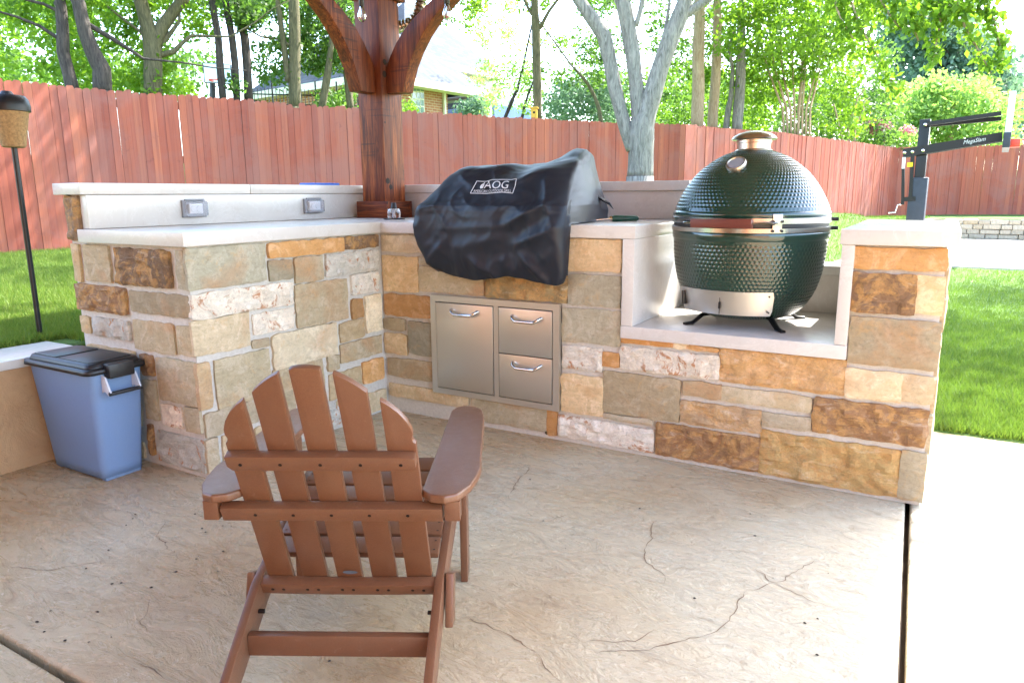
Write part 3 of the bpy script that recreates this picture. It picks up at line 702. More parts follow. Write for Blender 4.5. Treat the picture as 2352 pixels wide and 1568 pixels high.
# ================================================================== OBJECTS
# -------- green ceramic kamado cooker
EX, EY, EZ = 1.862, .345, .603
FA = rad(-98)
eg = empty('ceramic_cooker', (EX, EY, EZ), label='dark green dimpled egg-shaped ceramic cooker standing in the limestone niche', cat='grill')
def dimpled(name, prof, parent, cols=106, row=.0168, amp=.0028, sub=5, n_end=1.5):
    P = [Vector((r, z)) for r, z in prof]
    # smooth the profile with Catmull-Rom and walk it by arc length
    dense = []
    for i in range(len(P) - 1):
        a, b, c, d = P[max(0, i - 1)], P[i], P[i + 1], P[min(len(P) - 1, i + 2)]
        for k in range(12):
            t = k / 12
            dense.append(.5 * ((2 * b) + (c - a) * t + (2 * a - 5 * b + 4 * c - d) * t * t + (3 * b - a - 3 * c + d) * t ** 3))
    dense.append(P[-1])
    L = [0]
    for a, b in zip(dense, dense[1:]): L.append(L[-1] + (b - a).length)
    rows = int(L[-1] / row) * sub; n = cols * sub
    s = np.linspace(0, L[-1], rows + 1)
    R_ = np.interp(s, L, [p.x for p in dense]); Z_ = np.interp(s, L, [p.y for p in dense])
    dR, dZ = np.gradient(R_), np.gradient(Z_); ln = np.hypot(dR, dZ); nr, nz = dZ / ln, -dR / ln
    th = np.arange(n) / n * 2 * math.pi
    S, T = np.meshgrid(s / row, th / (2 * math.pi) * cols, indexing='ij')
    best = np.full(S.shape, 9.0)
    for k in (-1, 0, 1):                       # hexagonal lattice of pits
        rr = np.floor(S) + k; off = np.mod(rr, 2) * .5
        tt = np.round(T - off) + off
        best = np.minimum(best, np.hypot((S - rr - .5) * .98, (T - tt)))
    pit = np.clip(1 - (best / .46) ** 2, 0, 1)
    edge = np.clip(np.minimum(S, S.max() - S) / n_end, 0, 1)
    D = -amp * pit * edge
    RR = R_[:, None] + nr[:, None] * D; ZZ = np.broadcast_to(Z_[:, None], D.shape) + nz[:, None] * D
    X = EX + RR * np.cos(th)[None, :]; Y = EY + RR * np.sin(th)[None, :]
    V = np.stack([X, Y, ZZ], -1).reshape(-1, 3)
    i = np.arange(rows)[:, None]; j = np.arange(n)[None, :]; j2 = (j + 1) % n
    F = np.stack(np.broadcast_arrays(i * n + j, i * n + j2, (i + 1) * n + j2, (i + 1) * n + j), -1).reshape(-1, 4)
    me = bpy.data.meshes.new(name); me.vertices.add(len(V)); me.vertices.foreach_set('co', V.ravel())
    me.loops.add(F.size); me.loops.foreach_set('vertex_index', F.ravel().astype(np.int32))
    me.polygons.add(len(F)); me.polygons.foreach_set('loop_start', np.arange(0, F.size, 4, dtype=np.int32))
    me.update(calc_edges=True); me.materials.append(M['ceramic'])
    me.polygons.foreach_set('use_smooth', [True] * len(F))
    o = bpy.data.objects.new(name, me); link(o, parent); place(o, parent); return o
base = dimpled('base', [(.17, .637), (.205, .65), (.235, .67), (.262, .70), (.287, .742), (.305, .79), (.319, .85), (.3275, .92), (.331, .985)], eg)
lathe('base_bottom', [(.0001, .634), (.15, .634), (.171, .6375)], (EX, EY, 0), M['ceramic'], base, 64)
lathe('base_rim', [(.3305, .984), (.337, .992), (.338, 1.012), (.334, 1.022), (.30, 1.024)], (EX, EY, 0), M['ceramic'], base, 96, caps=False)
dome = dimpled('dome', [(.331, 1.106), (.326, 1.122), (.305, 1.168), (.277, 1.215), (.24, 1.264), (.192, 1.306), (.139, 1.340), (.088, 1.360), (.074, 1.366)], eg)
lathe('dome_rim', [(.30, 1.074), (.334, 1.078), (.3385, 1.09), (.3375, 1.1), (.3305, 1.107)], (EX, EY, 0), M['ceramic'], dome, 96, caps=False)
lathe('gasket', [(.325, 1.023), (.331, 1.03), (.331, 1.068), (.325, 1.075)], (EX, EY, 0), M['black_plastic'], eg, 72)
def band(name, r, z0, z1, parent=eg, mat='band', th=.004):
    return lathe(name, [(r - .012, z0), (r, z0), (r + th, z0 + .003), (r + th, z1 - .003), (r, z1), (r - .012, z1)], (EX, EY, 0), M[mat], parent, 96, caps=False)
band('lower_band', .336, 1.018, 1.042); band('upper_band', .3355, 1.055, 1.083)
def epol(a, r, z): return Vector((EX + r * math.cos(a), EY + r * math.sin(a), z))
def radial_box(name, a, r0, r1, hw, z0, z1, mat, parent, bev=.002):
    m = Matrix.Translation((EX, EY, 0)) @ Matrix.Rotation(a, 4, 'Z')
    return box(name, (r0, -hw, z0), (r1, hw, z1), M[mat], parent, bev, mtx=m)
# handle on the front
hz = 1.062
hd = radial_box('handle', FA + rad(4.5), .375, .408, .125, hz - .018, hz + .018, 'handle_wood', eg, .004)
for sgn in (-1, 1):
    a = FA + rad(4.5); e = Vector((-math.sin(a), math.cos(a), 0)) * sgn
    c0 = epol(a, .392, hz)
    tube('handle_bracket', [c0 + e * .124, c0 + e * .15, epol(a + sgn * rad(33), .344, hz)], [.011, .011, .012], M['band'], hd, 8, flat=.4)
    tube('handle_bolt', [epol(a + sgn * rad(31), .338, hz), epol(a + sgn * rad(31), .358, hz)], .009, M['black_metal'], hd, 8)
for a in (FA + rad(36), FA + rad(42)):
    for z in (1.03, 1.068):
        tube('band_bolt', [epol(a, .335, z), epol(a, .35, z)], .0055, M['black_metal'], eg, 8)
radial_box('band_bracket', FA + rad(39), .338, .3435, .02, 1.024, 1.098, 'band', eg)
for z in (1.03, 1.068):                                    # hinge bolts at the side
    tube('hinge_bolt', [epol(FA + rad(112), .335, z), epol(FA + rad(112), .368, z)], .008, M['black_metal'], eg, 8)
hg = radial_box('hinge', FA + rad(180), .335, .40, .09, .99, 1.11, 'black_metal', eg, .006)
# vent door, curved steel plate low on the front
V, F = [], []
nA, nB = 28, 5; a0, a1 = FA - rad(46), FA + rad(43)
def base_r(z): return float(np.interp(z, [.637, .65, .67, .70, .742, .79, .85], [.17, .205, .235, .262, .287, .305, .319]))
for j in range(nB + 1):
    for i in range(nA + 1):
        t = i / nA; a = lerp(a0, a1, t); z = lerp(.672, .775, j / nB)
        cr = 0
        if (i in (0, nA)) and (j in (0, nB)): a += rad(1.2) * (1 if i == 0 else -1)
        V.append(epol(a, .306 - .02 * (1 - j / nB), z))
k = len(V)
V += [p + Vector((EX - p.x, EY - p.y, 0)).normalized() * .02 for p in V]
for j in range(nB):
    for i in range(nA):
        q = j * (nA + 1) + i; F += [(q, q + 1, q + nA + 2, q + nA + 1)]
for i in range(nA):
    for q in (i, nB * (nA + 1) + i): F.append((q, q + 1, k + q + 1, k + q))
for j in range(nB):
    for q in (j * (nA + 1), j * (nA + 1) + nA): F.append((q, q + nA + 1, k + q + nA + 1, k + q))
vd = me_obj('vent_door', V, F, M['steel'], eg, True); vd.data.set_sharp_from_angle(angle=rad(40))
radial_box('vent_latch', a0 + rad(7), .292, .312, .007, .695, .757, 'black_metal', vd)
radial_box('vent_seam', (a0 + a1) / 2 + rad(2), .297, .3005, .0012, .676, .772, 'black_metal', vd, 0)
radial_box('vent_slot', (a0 + a1) / 2 + rad(2), .297, .304, .004, .70, .728, 'black_metal', vd, .001)
for z in (.69, .757):
    tube('vent_screw', [epol(a1 - rad(4), .292, z), epol(a1 - rad(4), .306, z)], .004, M['black_metal'], vd, 8)
# chimney and cap
lathe('chimney', [(.078, 1.358), (.08, 1.364), (.071, 1.37), (.071, 1.395), (.074, 1.397), (.074, 1.413), (.06, 1.415)], (EX, EY, 0), M['cast_grey'], eg, 48)
cpp = lathe('chimney_cap', [(.07, 1.411), (.092, 1.409), (.097, 1.413), (.09, 1.424), (.066, 1.438), (.03, 1.447), (.0001, 1.449)], (EX, EY, 0), M['cast_grey'], eg, 48)
tp = epol(FA + rad(2), .205, 1.298); nrm = Vector((math.cos(FA) * .66, math.sin(FA) * .66, .75)).normalized()
td = lathe('thermometer', [(.04, -.014), (.043, .006), (.039, .013), (.036, .013), (.034, .009), (.0001, .009)], tp, M['cast_grey'], dome, 32, axis=nrm)
lathe('dial', [(.033, .0095), (.0001, .0105)], tp, M['grey_plastic'], td, 32, axis=nrm)
# three bent legs
for a, in ((FA - rad(36),), (FA + rad(52),), (FA + rad(140),), (FA - rad(128),)):
    e = Vector((-math.sin(a), math.cos(a), 0)); 
    path = [epol(a, .17, .648), epol(a, .215, .645), epol(a, .265, .611), epol(a, .305, .607)]
    tube('leg', path, [.014, .015, .015, .014], M['black_metal'], eg, 10, flat=.55)

# -------- covered gas grill
gc = empty('grill_cover', (.72, .25, TOP), label='wrinkled black fabric cover with printed logo draped over the built-in grill', cat='grill cover')
def rrect(x0, x1, y0, y1, r):
    pts = []
    fr = [0, .02, .06, .12, .2, .3, .4, .5, .6, .7, .8, .9, 1]
    left = [(x0, lerp(y1 - r, y0 + r, t)) for t in [1 - k for k in reversed(fr)]]
    def cor(cx, cy, a0): return [(cx + r * math.cos(a0 + rad(90) * k / 6), cy + r * math.sin(a0 + rad(90) * k / 6)) for k in range(1, 6)]
    pts += left + cor(x0 + r, y0 + r, rad(180))
    pts += [(lerp(x0 + r, x1 - r, k / 96), y0) for k in range(97)] + cor(x1 - r, y0 + r, rad(270))
    pts += [(x1, lerp(y0 + r, y1 - r, t)) for t in fr] + cor(x1 - r, y1 - r, 0)
    pts += [(lerp(x1 - r, x0 + r, k / 16), y1) for k in range(17)] + cor(x0 + r, y1 - r, rad(90))
    return pts
LV = [(.79, .43, 1.135, -.100, .62, .045), (.81, .41, 1.148, -.110, .62, .05), (.845, .38, 1.155, -.122, .62, .05), (.89, .352, 1.158, -.130, .62, .05), (.94, .33, 1.16, -.135, .62, .05), (.99, .316, 1.162, -.137, .62, .05),
      (1.04, .312, 1.163, -.138, .62, .05), (1.08, .314, 1.162, -.137, .62, .055), (1.11, .32, 1.16, -.134, .62, .055), (1.132, .33, 1.157, -.124, .62, .055), (1.146, .345, 1.152, -.108, .615, .055), (1.16, .358, 1.148, -.095, .61, .06),
      (1.19, .375, 1.14, -.072, .605, .07), (1.22, .392, 1.13, -.047, .60, .08), (1.25, .40, 1.12, -.022, .60, .09), (1.28, .415, 1.11, .01, .60, .1), (1.305, .44, 1.10, .045, .60, .11), (1.322, .475, 1.085, .085, .59, .12), (1.332, .53, 1.06, .135, .57, .12), (1.337, .63, 1.0, .2, .52, .1), (1.338, .75, .92, .27, .44, .05)]
FOLDS = [((1.02, 1.30), (.80, 1.235), .012, .035), ((.80, 1.235), (.66, 1.245), .006, .03), ((1.1, 1.16), (.90, 1.06), .014, .03), ((1.12, 1.03), (.92, .955), .012, .03), ((.36, 1.12), (.62, 1.165), .006, .02), ((.52, 1.29), (.62, 1.23), .008, .025),
         ((.90, 1.0), (.60, .93), .006, .04), ((.50, .95), (.40, .84), .01, .03), ((.66, .88), (.80, .80), .009, .03), ((.95, .9), (1.06, .80), .012, .03), ((1.02, 1.25), (1.10, 1.08), .012, .03), ((.70, 1.31), (.76, 1.25), .008, .02), ((.48, 1.02), (.9, 1.045), .005, .03)]
def fold(x, z):
    s = 0
    for (ax, az), (bx, bz), h, w in FOLDS:
        dx, dz = bx - ax, bz - az; t = max(0, min(1, ((x - ax) * dx + (z - az) * dz) / (dx * dx + dz * dz)))
        d = math.hypot(x - ax - dx * t, z - az - dz * t); s += 1.25 * h * math.exp(-(d / (w * .55)) ** 2) * math.sin(math.pi * (.1 + .8 * t)) ** .5 if d < 3 * w else 0
        s -= .5 * h * math.exp(-((d - 2 * w) / w) ** 2) if d < 5 * w else 0
    return s
V, F = [], []; K = None
# interpolate more levels
lv2 = []
for a, b in zip(LV, LV[1:]):
    for k in range(4): lv2.append(tuple(lerp(p, q, k / 4) for p, q in zip(a, b)))
lv2.append(LV[-1])
for z, x0, x1, y0, y1, r in lv2:
    ring = rrect(x0, x1, y0, y1, r); K = len(ring); cx, cy = (x0 + x1) / 2, (y0 + y1) / 2
    for x, y in ring:
        p = Vector((x, y, z)); fr = max(0, min(1, (-y + .02) / .1)); n = Vector((x - cx, (y - cy) * 1.4, .1)).normalized()
        front = y < y0 + .06
        low = max(0, (1.0 - z) / .2)
        d = .010 * noise.noise((x * 5, z * 6, y * 4)) + .004 * noise.noise((x * 11, z * 9, y * 8)) + .006 * (1 - min(1, 1.6 * abs(noise.noise((x * 9 + z * 6, z * 5 - x * 4, y * 8))))) ** 3 + .002 * (1 - min(1, 2.0 * abs(noise.noise((x * 17 - z * 12, z * 9 + x * 6, y * 13 + 4))))) ** 3
        d += low * .013 * math.sin(x * 38 + 2 * noise.noise((x * 6, 0, 3))) * noise.noise((x * 8, 4, 0)) * 2
        if front: p.y -= fold(x, z) + d
        else: p += n * d
        # the back right corner is pulled up into a peak, with a slack hollow before it
        if z > 1.1:
            k = sstep(1.1, 1.3, z)
            p.z += k * (.078 * math.exp(-((x - 1.02) / .15) ** 2 - ((y - .48) / .2) ** 2) - .025 * math.exp(-((x - .86) / .12) ** 2 - ((y - .15) / .16) ** 2))
            if x > 1.0 and y > .3: p.x -= k * .03 * sstep(.3, .6, y)
            p.z += k * .012 * noise.noise((x * 9, y * 9, 2))
        if z < .86: p.z += (.014 * math.sin(x * 15 + 1) + .012 * noise.noise((x * 12, y * 12, 5))) * (1 - (z - .79) / .07)
        if x > .7: p.x -= .085 * sstep(.05, .62, y) * (x - .7) / .46
        if p.y > -.052 and p.z < TOP + .004: p.z = TOP + .004
        V.append(p)
nL = len(lv2)
for j in range(nL - 1):
    for i in range(K):
        i2 = (i + 1) % K; F.append((j * K + i, j * K + i2, (j + 1) * K + i2, (j + 1) * K + i))
V.append(Vector((.85, .34, 1.338))); F += [((nL - 1) * K + i, (nL - 1) * K + (i + 1) % K, len(V) - 1) for i in range(K)]
cov = me_obj('cover', V, F, M['cover'], gc, True)
bvh = BVHTree.FromPolygons([tuple(v) for v in V], F)
tl = at(1386, 470, 3.86)
vv, ff = tube_geo([at(1372, 452, 3.80), at(1388, 462, 3.80), at(1400, 468, 3.80), at(1409, 480, 3.80)], [.03, .026, .02, .004], 10, flat=.3)
vv = [v + Vector((.006 * noise.noise(tuple(v * 60)), .006 * noise.noise(tuple(v * 55)), .008 * noise.noise(tuple(v * 70)))) for v in vv]
me_obj('drawstring_tail', vv, ff, M['cover'], gc, False)
def on_cover(u, v, off=.0035):
    q = ray(u, v).normalized(); h, n, i, d = bvh.ray_cast(EYE, q)
    if h is None: return None
    return h - q * off
def text_mesh(body, shear=.0, size=1):
    cu = bpy.data.curves.new('t', 'FONT'); cu.body = body; cu.shear = shear; cu.resolution_u = 3
    o = bpy.data.objects.new('t', cu); COL.objects.link(o); bpy.context.view_layer.update()
    dg = bpy.context.evaluated_depsgraph_get(); me = o.evaluated_get(dg).to_mesh()
    vs_ = [v.co.copy() for v in me.vertices]; fs = [tuple(p.vertices) for p in me.polygons]
    bpy.data.objects.remove(o); bpy.data.curves.remove(cu)
    x0, x1 = min(v.x for v in vs_), max(v.x for v in vs_); y0, y1 = min(v.y for v in vs_), max(v.y for v in vs_)
    return [((v.x - x0) / (x1 - x0), (v.y - y0) / (y1 - y0)) for v in vs_], fs
def zl(x, y): return ((1130 + x * 150 / 2352) * .9408, (400 + y * 90 / 1411) * .9408)
def cover_print(name, pts, fs):
    P = [on_cover(*p) for p in pts]
    if any(p is None for p in P): return
    me_obj(name, P, fs, M['print'], cov)
tv, tf = text_mesh('AOG', .25); cover_print('logo_letters', [zl(lerp(790, 1770, a), lerp(945, 650, b)) for a, b in tv], tf)
tv, tf = text_mesh('AMERICAN OUTDOOR GRILL', .2); cover_print('logo_line', [zl(lerp(400, 1840, a), lerp(1085, 985, b) + 25 * math.sin(a * 6.3) * .5) for a, b in tv], tf)
def strip(pts, w):
    P = []
    for a, b in zip(pts, pts[1:]):
        for k in range(6): P.append((lerp(a[0], b[0], k / 6), lerp(a[1], b[1], k / 6)))
    P.append(pts[-1]); vv, ff = [], []
    for i, p in enumerate(P):
        a, b = P[max(0, i - 1)], P[min(len(P) - 1, i + 1)]; dx, dy = b[0] - a[0], b[1] - a[1]; l = math.hypot(dx, dy) or 1
        ww = w if not callable(w) else w(i / (len(P) - 1))
        vv += [zl(p[0] - dy / l * ww, p[1] + dx / l * ww), zl(p[0] + dy / l * ww, p[1] - dx / l * ww)]
        if i: ff.append((2 * i - 2, 2 * i - 1, 2 * i + 1, 2 * i))
    return vv, ff
cover_print('logo_frame', *strip([(285, 1125), (540, 660), (700, 675), (900, 675), (1130, 608), (1600, 600), (1850, 610), (2050, 570), (2000, 850), (1905, 1125), (1500, 1085), (900, 1135), (285, 1125)], 13))
fl_w = lambda t: 6 + 22 * math.sin(math.pi * min(1, t * .8 + .15))
cover_print('logo_flame', *strip([(690, 945), (680, 890), (720, 820), (800, 770), (845, 720)], fl_w))
cover_print('logo_flame', *strip([(735, 945), (735, 900), (775, 850), (820, 800)], fl_w))

# -------- steel storage doors
cd = empty('storage_cabinet', (.72, 0, .15), label='brushed stainless steel door and two drawers set into the stone counter', cat='cabinet')
X0, X1, Z0, Z1 = .346, 1.1, .154, .677
bm = bmesh.new()
for lo, hi in (((X0, -.034, Z0), (X0 + .034, -.012, Z1)), ((X1 - .034, -.034, Z0), (X1, -.012, Z1)), ((X0 + .034, -.034, Z1 - .032), (X1 - .034, -.012, Z1)), ((X0 + .034, -.034, Z0), (X1 - .034, -.012, Z0 + .03)), ((.735, -.0338, Z0 + .03), (.762, -.0122, Z1 - .032))):
    box_bm(bm, lo, hi)
bm_obj('frame', bm, M['steel'], cd)
box('back_plate', (X0 + .004, -.014, Z0 + .004), (X1 - .004, .0, Z1 - .004), M['black_metal'], cd, 0)
def pull(par, x0, x1, z):
    P = [(x0, -.03, z + .012), (x0, -.05, z + .011), (x0 + .012, -.066, z), (x0 + .03, -.069, z - .01), (x1 - .03, -.069, z - .01), (x1 - .012, -.066, z), (x1, -.05, z + .011), (x1, -.03, z + .012)]
    tube('handle', P, .0075, M['chrome'], par, 12)
dr = box('door', (.3835, -.0385, .1885), (.7315, -.016, .6405), M['steel'], cd, .003); pull(dr, .487, .645, .598)
for z0, z1 in ((.413, .6405), (.1885, .409)):
    w = box('drawer', (.766, -.0385, z0), (1.0625, -.016, z1), M['steel'], cd, .003); pull(w, .849, 1.006, z1 - .047)

# -------- adirondack chair (local axes: x right, y towards its front)
CO = Vector((1.42, -1.843, 0))
ch = empty('adirondack_chair', CO, rad(29), label='brown slatted adirondack chair seen from behind on the patio', cat='chair')
LM = M['lumber']
BB = Vector((0, -.387, .922)); NN = Vector((0, -.922, -.387))          # up the back, towards its rear side
org = Vector((0, .1, .2))
def bs(z): return (z - .2) / .922
def arch(x):  # height of the back's outline above local x
    return .842 - 3.9 * x * x
for i, c in enumerate((-.18, -.09, 0, .09, .18)):
    w = .0328; side = -1 if c < 0 else 1
    pts = [(c - w, bs(.205)), (c + w, bs(.205))]
    top = []
    if abs(c) < .15:
        for k in range(9):
            x = lerp(c + w, c - w, k / 8); top.append((x, bs(arch(x))))
    else:
        xi, xo = c - side * w, c + side * w
        curve = [(xi, .764), (lerp(xi, xo, .25), .752), (lerp(xi, xo, .55), .733), (lerp(xi, xo, .8), .709), (lerp(xi, xo, .93), .688), (lerp(xi, xo, .95), .675), (lerp(xi, xo, .9), .664), (lerp(xi, xo, .93), .656), (xo + side * .001, .650)]
        curve = [(x, bs(z)) for x, z in curve]
        top = curve if side < 0 else list(reversed(curve))
        if side < 0: top = curve
    if abs(c) < .15 or side > 0: poly = pts + top
    else: poly = pts + top
    prism('back_slat', poly, .016, (org, (1, 0, 0), BB, NN), LM, ch, .0035, world=False)
def rail(name, x0, x1, z0, z1, off, th, rnd=.0, sag=0):
    a, b = bs(z0), bs(z1); h = b - a
    lo = [(lerp(x0, x1, k / 10), a - sag * math.sin(math.pi * k / 10)) for k in range(11)]
    hi = [(lerp(x1, x0, k / 10), b - sag * math.sin(math.pi * k / 10)) for k in range(11)]
    if rnd: lo[0] = (x0 + rnd, a); lo[-1] = (x1 - rnd, a); lo.insert(0, (x0, a + rnd)); lo.append((x1, a + rnd)); hi[0] = (x1, b - rnd * .3)
    return prism(name, lo + hi, th, (org + NN * off, (1, 0, 0), BB, NN), LM, ch, .004, world=False)
r1 = rail('back_rail', -.213, .213, .596, .634, .0165, .026, .012)
r2 = rail('arm_rail', -.262, .262, .448, .486, .0165, .028)
r3 = rail('seat_rail', -.236, .236, .2, .234, .0165, .03, 0, .004)
def screws(par, z, off, xs, dx=0):
    for x in xs:
        p = org + Vector((1, 0, 0)) * x + BB * bs(z) + NN * off
        lathe('screw', [(.0042, -.002), (.0042, .0006), (.0001, .001)], p, M['screw'], par, 10, world=False, axis=NN)
screws(r1, .614, .0425, (-.18, -.09, 0, .09, .18)); screws(r2, .467, .0445, (-.18, -.09, 0, .09, .18)); screws(r3, .216, .0465, [s + e for s in (-.18, -.09, 0, .09, .18) for e in (-.014, .014)])
# side stringers with rear feet, front legs, links
for sd in (-1, 1):
    xs = sd * .2335
    poly = [(-.365, 0), (-.21, 0), (-.06, .072), (.1, .15), (.3, .205), (.55, .255), (.575, .28), (.57, .335), (.54, .338), (.3, .295), (.12, .243), (.04, .222), (-.12, .132), (-.3, .03)]
    st = prism('side_leg', [(y, z) for y, z in poly], .022, ((xs - .011, 0, 0), (0, 1, 0), (0, 0, 1), (1, 0, 0)), LM, ch, .004, world=False)
    tube('bolt', [(xs - sd * .011, .02, .155), (xs - sd * .026, .02, .155)], .0055, M['screw'], st, 8, world=False)
    x2 = sd * .258
    fl_ = prism('front_leg', [(.435, 0), (.505, 0), (.51, .482), (.44, .482)], .022, ((x2 - .011, 0, 0), (0, 1, 0), (0, 0, 1), (1, 0, 0)), LM, ch, .004, world=False)
    prism('fold_link', [(.03, .105), (.085, .092), (.118, .215), (.075, .232)], .021, ((x2 - .0105, 0, 0), (0, 1, 0), (0, 0, 1), (1, 0, 0)), LM, ch, .005, world=False)
    box('arm_block', (sd * .285 - .018, -.055, .437), (sd * .285 + .018, -.018, .4865), LM, ch, .003, world=False)
    o = .0
    arm = [(.213, -.035), (.235, -.064), (.27, -.075), (.30, -.058), (.325, -.005), (.337, .06), (.342, .11), (.336, .2), (.328, .4), (.322, .53), (.31, .61), (.285, .645), (.25, .655), (.225, .64), (.212, .60), (.212, .4), (.213, .2)]
    poly = [(sd * x, y) for x, y in arm]
    if sd < 0: poly = list(reversed(poly))
    prism('arm', poly, .021, ((0, 0, .487), (1, 0, 0), (0, 1, 0), (0, 0, 1)), LM, ch, .006, world=False, seg=3)
box('stretcher', (-.222, -.062, .085), (.222, -.038, .14), LM, ch, .004, world=False)
for k in range(6):
    y = .135 + k * .0745; zt = .238 + (y - .12) * .235
    m = Matrix.Translation((0, y, zt)) @ Matrix.Rotation(math.atan(.235), 4, 'X')
    s = box('seat_slat', (-.222, 0, 0), (.222, .066, .018), LM, ch, .004, world=False, mtx=m)
    for sx in (-.21, .21):
        for e in (.015, .05):
            lathe('screw', [(.0035, 0), (.0001, .0006)], m @ Vector((sx, e, .0182)), M['screw'], s, 8, world=False)
box('front_apron', (-.222, .583, .26), (.222, .603, .338), LM, ch, .004, world=False)
p = org + BB * bs(.246) + NN * .0165 + Vector((.004, 0, 0))
vv = [p + Vector((1, 0, 0)) * .019 * math.cos(2 * math.pi * k / 24) + BB * .0068 * math.sin(2 * math.pi * k / 24) + NN * .0012 for k in range(24)]
me_obj('maker_tag', vv, [tuple(range(24))], M['tag_blue'], ch, False, world=False)

# -------- blue food bin
bn = empty('food_bin', (-.56, -1.33, 0), label='translucent blue plastic storage bin with black latched lid beside the counter end', cat='bin')
def tapered(name, b, t, z0, z1, mat, parent, r=.03, n=12, open_top=False, shell=0):
    def rr(q, rad_):
        x0, y0, x1, y1 = q; P = []
        for cx, cy, a0 in ((x1 - rad_, y1 - rad_, 0), (x0 + rad_, y1 - rad_, 90), (x0 + rad_, y0 + rad_, 180), (x1 - rad_, y0 + rad_, 270)):
            for k in range(5): a = rad(a0 + 22.5 * k); P.append((cx + rad_ * math.cos(a), cy + rad_ * math.sin(a)))
        return P
    V, F = [], []; m = 20
    for j in range(n + 1):
        t_ = j / n; q = [lerp(a, c, t_) for a, c in zip(b, t)]
        for x, y in rr(q, r):
            V.append((x, y, lerp(z0, z1, t_)))
    for j in range(n):
        for k in range(m): F.append((j * m + k, j * m + (k + 1) % m, (j + 1) * m + (k + 1) % m, (j + 1) * m + k))
    F.append(tuple(reversed(range(m))))
    if not open_top: F.append(tuple(range(n * m, (n + 1) * m)))
    return me_obj(name, V, F, mat, parent, True)
b0, t0 = (-.735, -1.432, -.345, -1.248), (-.80, -1.452, -.312, -1.222)
tapered('body', b0, t0, .014, .478, M['bin'], bn, open_top=True)
q = .012; z1 = .395; f = (z1 - .014) / .464
tm = [lerp(a, c, f) for a, c in zip(b0, t0)]
tapered('food', (b0[0] + q, b0[1] + q, b0[2] - q, b0[3] - q), (tm[0] + q, tm[1] + q, tm[2] - q, tm[3] - q), .022, z1, M['kibble'], bn)
for x in (-.72, -.375): box('foot', (x - .012, -1.42, 0), (x + .026, -1.26, .022), M['bin'], bn, .005)
lidm = M['black_plastic']
ld = tapered('lid', (-.818, -1.470, -.298, -1.206), (-.815, -1.468, -.30, -1.208), .474, .496, lidm, bn, .035, 2)
tapered('lid_top', (-.80, -1.455, -.315, -1.22), (-.79, -1.447, -.325, -1.228), .496, .516, lidm, ld, .035, 3)
box('lid_panel', (-.77, -1.432, .515), (-.60, -1.246, .5205), lidm, ld, .003)
box('lid_panel', (-.575, -1.432, .515), (-.355, -1.246, .5205), lidm, ld, .003)
box('latch', (-.325, -1.395, .452), (-.272, -1.285, .512), lidm, bn, .008)
hb = [(-.305, -1.405, .455), (-.268, -1.405, .425), (-.262, -1.405, .392), (-.262, -1.275, .392), (-.268, -1.275, .425), (-.305, -1.275, .455)]
for y in (-1.405, -1.275):
    prism('handle_side', [(-.318, .47), (-.29, .46), (-.258, .395), (-.272, .384), (-.3, .40), (-.322, .39)], .008, ((0, y - .004, 0), (1, 0, 0), (0, 0, 1), (0, 1, 0)), M['bin_white'], bn, .002)
tube('grip', [(-.266, -1.409, .393), (-.266, -1.271, .393)], .0085, lidm, bn, 10)

# -------- garden torch in the lawn
tz = hgt(-1.22, -1.19)
tt = empty('garden_torch', (-1.22, -1.18, tz), label='garden torch with tan woven cone head on a dark pole in the lawn', cat='torch')
tube('pole', [(-1.22, -1.18, tz - .1), (-1.22, -1.18, 1.43)], .0125, M['black_metal'], tt, 12)
lathe('basket', [(.042, 1.42), (.05, 1.425), (.078, 1.575), (.08, 1.585), (.07, 1.585)], (-1.22, -1.18, 0), M['wicker'], tt, 28)
lathe('burner_cap', [(.07, 1.58), (.089, 1.585), (.09, 1.61), (.083, 1.64), (.072, 1.655), (.03, 1.66), (.02, 1.675), (.0001, 1.676)], (-1.22, -1.18, 0), M['black_metal'], tt, 28)

# -------- weatherproof outlets on the backsplash
for y0, y1, lab in ((-.722, -.588, 'weatherproof clear-cover outlet near the open end of the backsplash'), (.085, .225, 'weatherproof clear-cover outlet close to the timber post')):
    z0, z1 = 1.083, 1.168
    ot = empty('outlet_box', (-.66, (y0 + y1) / 2, z0), label=lab, cat='outlet', group='outlets on the backsplash')
    box('base_plate', (-.661, y0, z0), (-.645, y1, z1), M['grey_plastic'], ot, .004)
    box('socket', (-.645, y0 + .03, z0 + .02), (-.635, y1 - .03, z1 - .018), M['white_plastic'], ot, .003)
    for yy in (lerp(y0, y1, .38), lerp(y0, y1, .62)):
        lathe('socket_face', [(.017, 0), (.016, .003), (.0001, .003)], (-.635, yy, (z0 + z1) / 2), M['white_plastic'], ot, 20, axis=(1, 0, 0))
    bm = bmesh.new(); box_bm(bm, (-.6445, y0 + .008, z0 + .006), (-.612, y1 - .008, z1 - .006), .012, 3)
    cv = bm_obj('clear_cover', bm, M['clear'], ot, True)
    tube('hinge', [(-.642, y0 + .012, z1 + .001), (-.642, y1 - .012, z1 + .001)], .005, M['grey_plastic'], ot, 8)

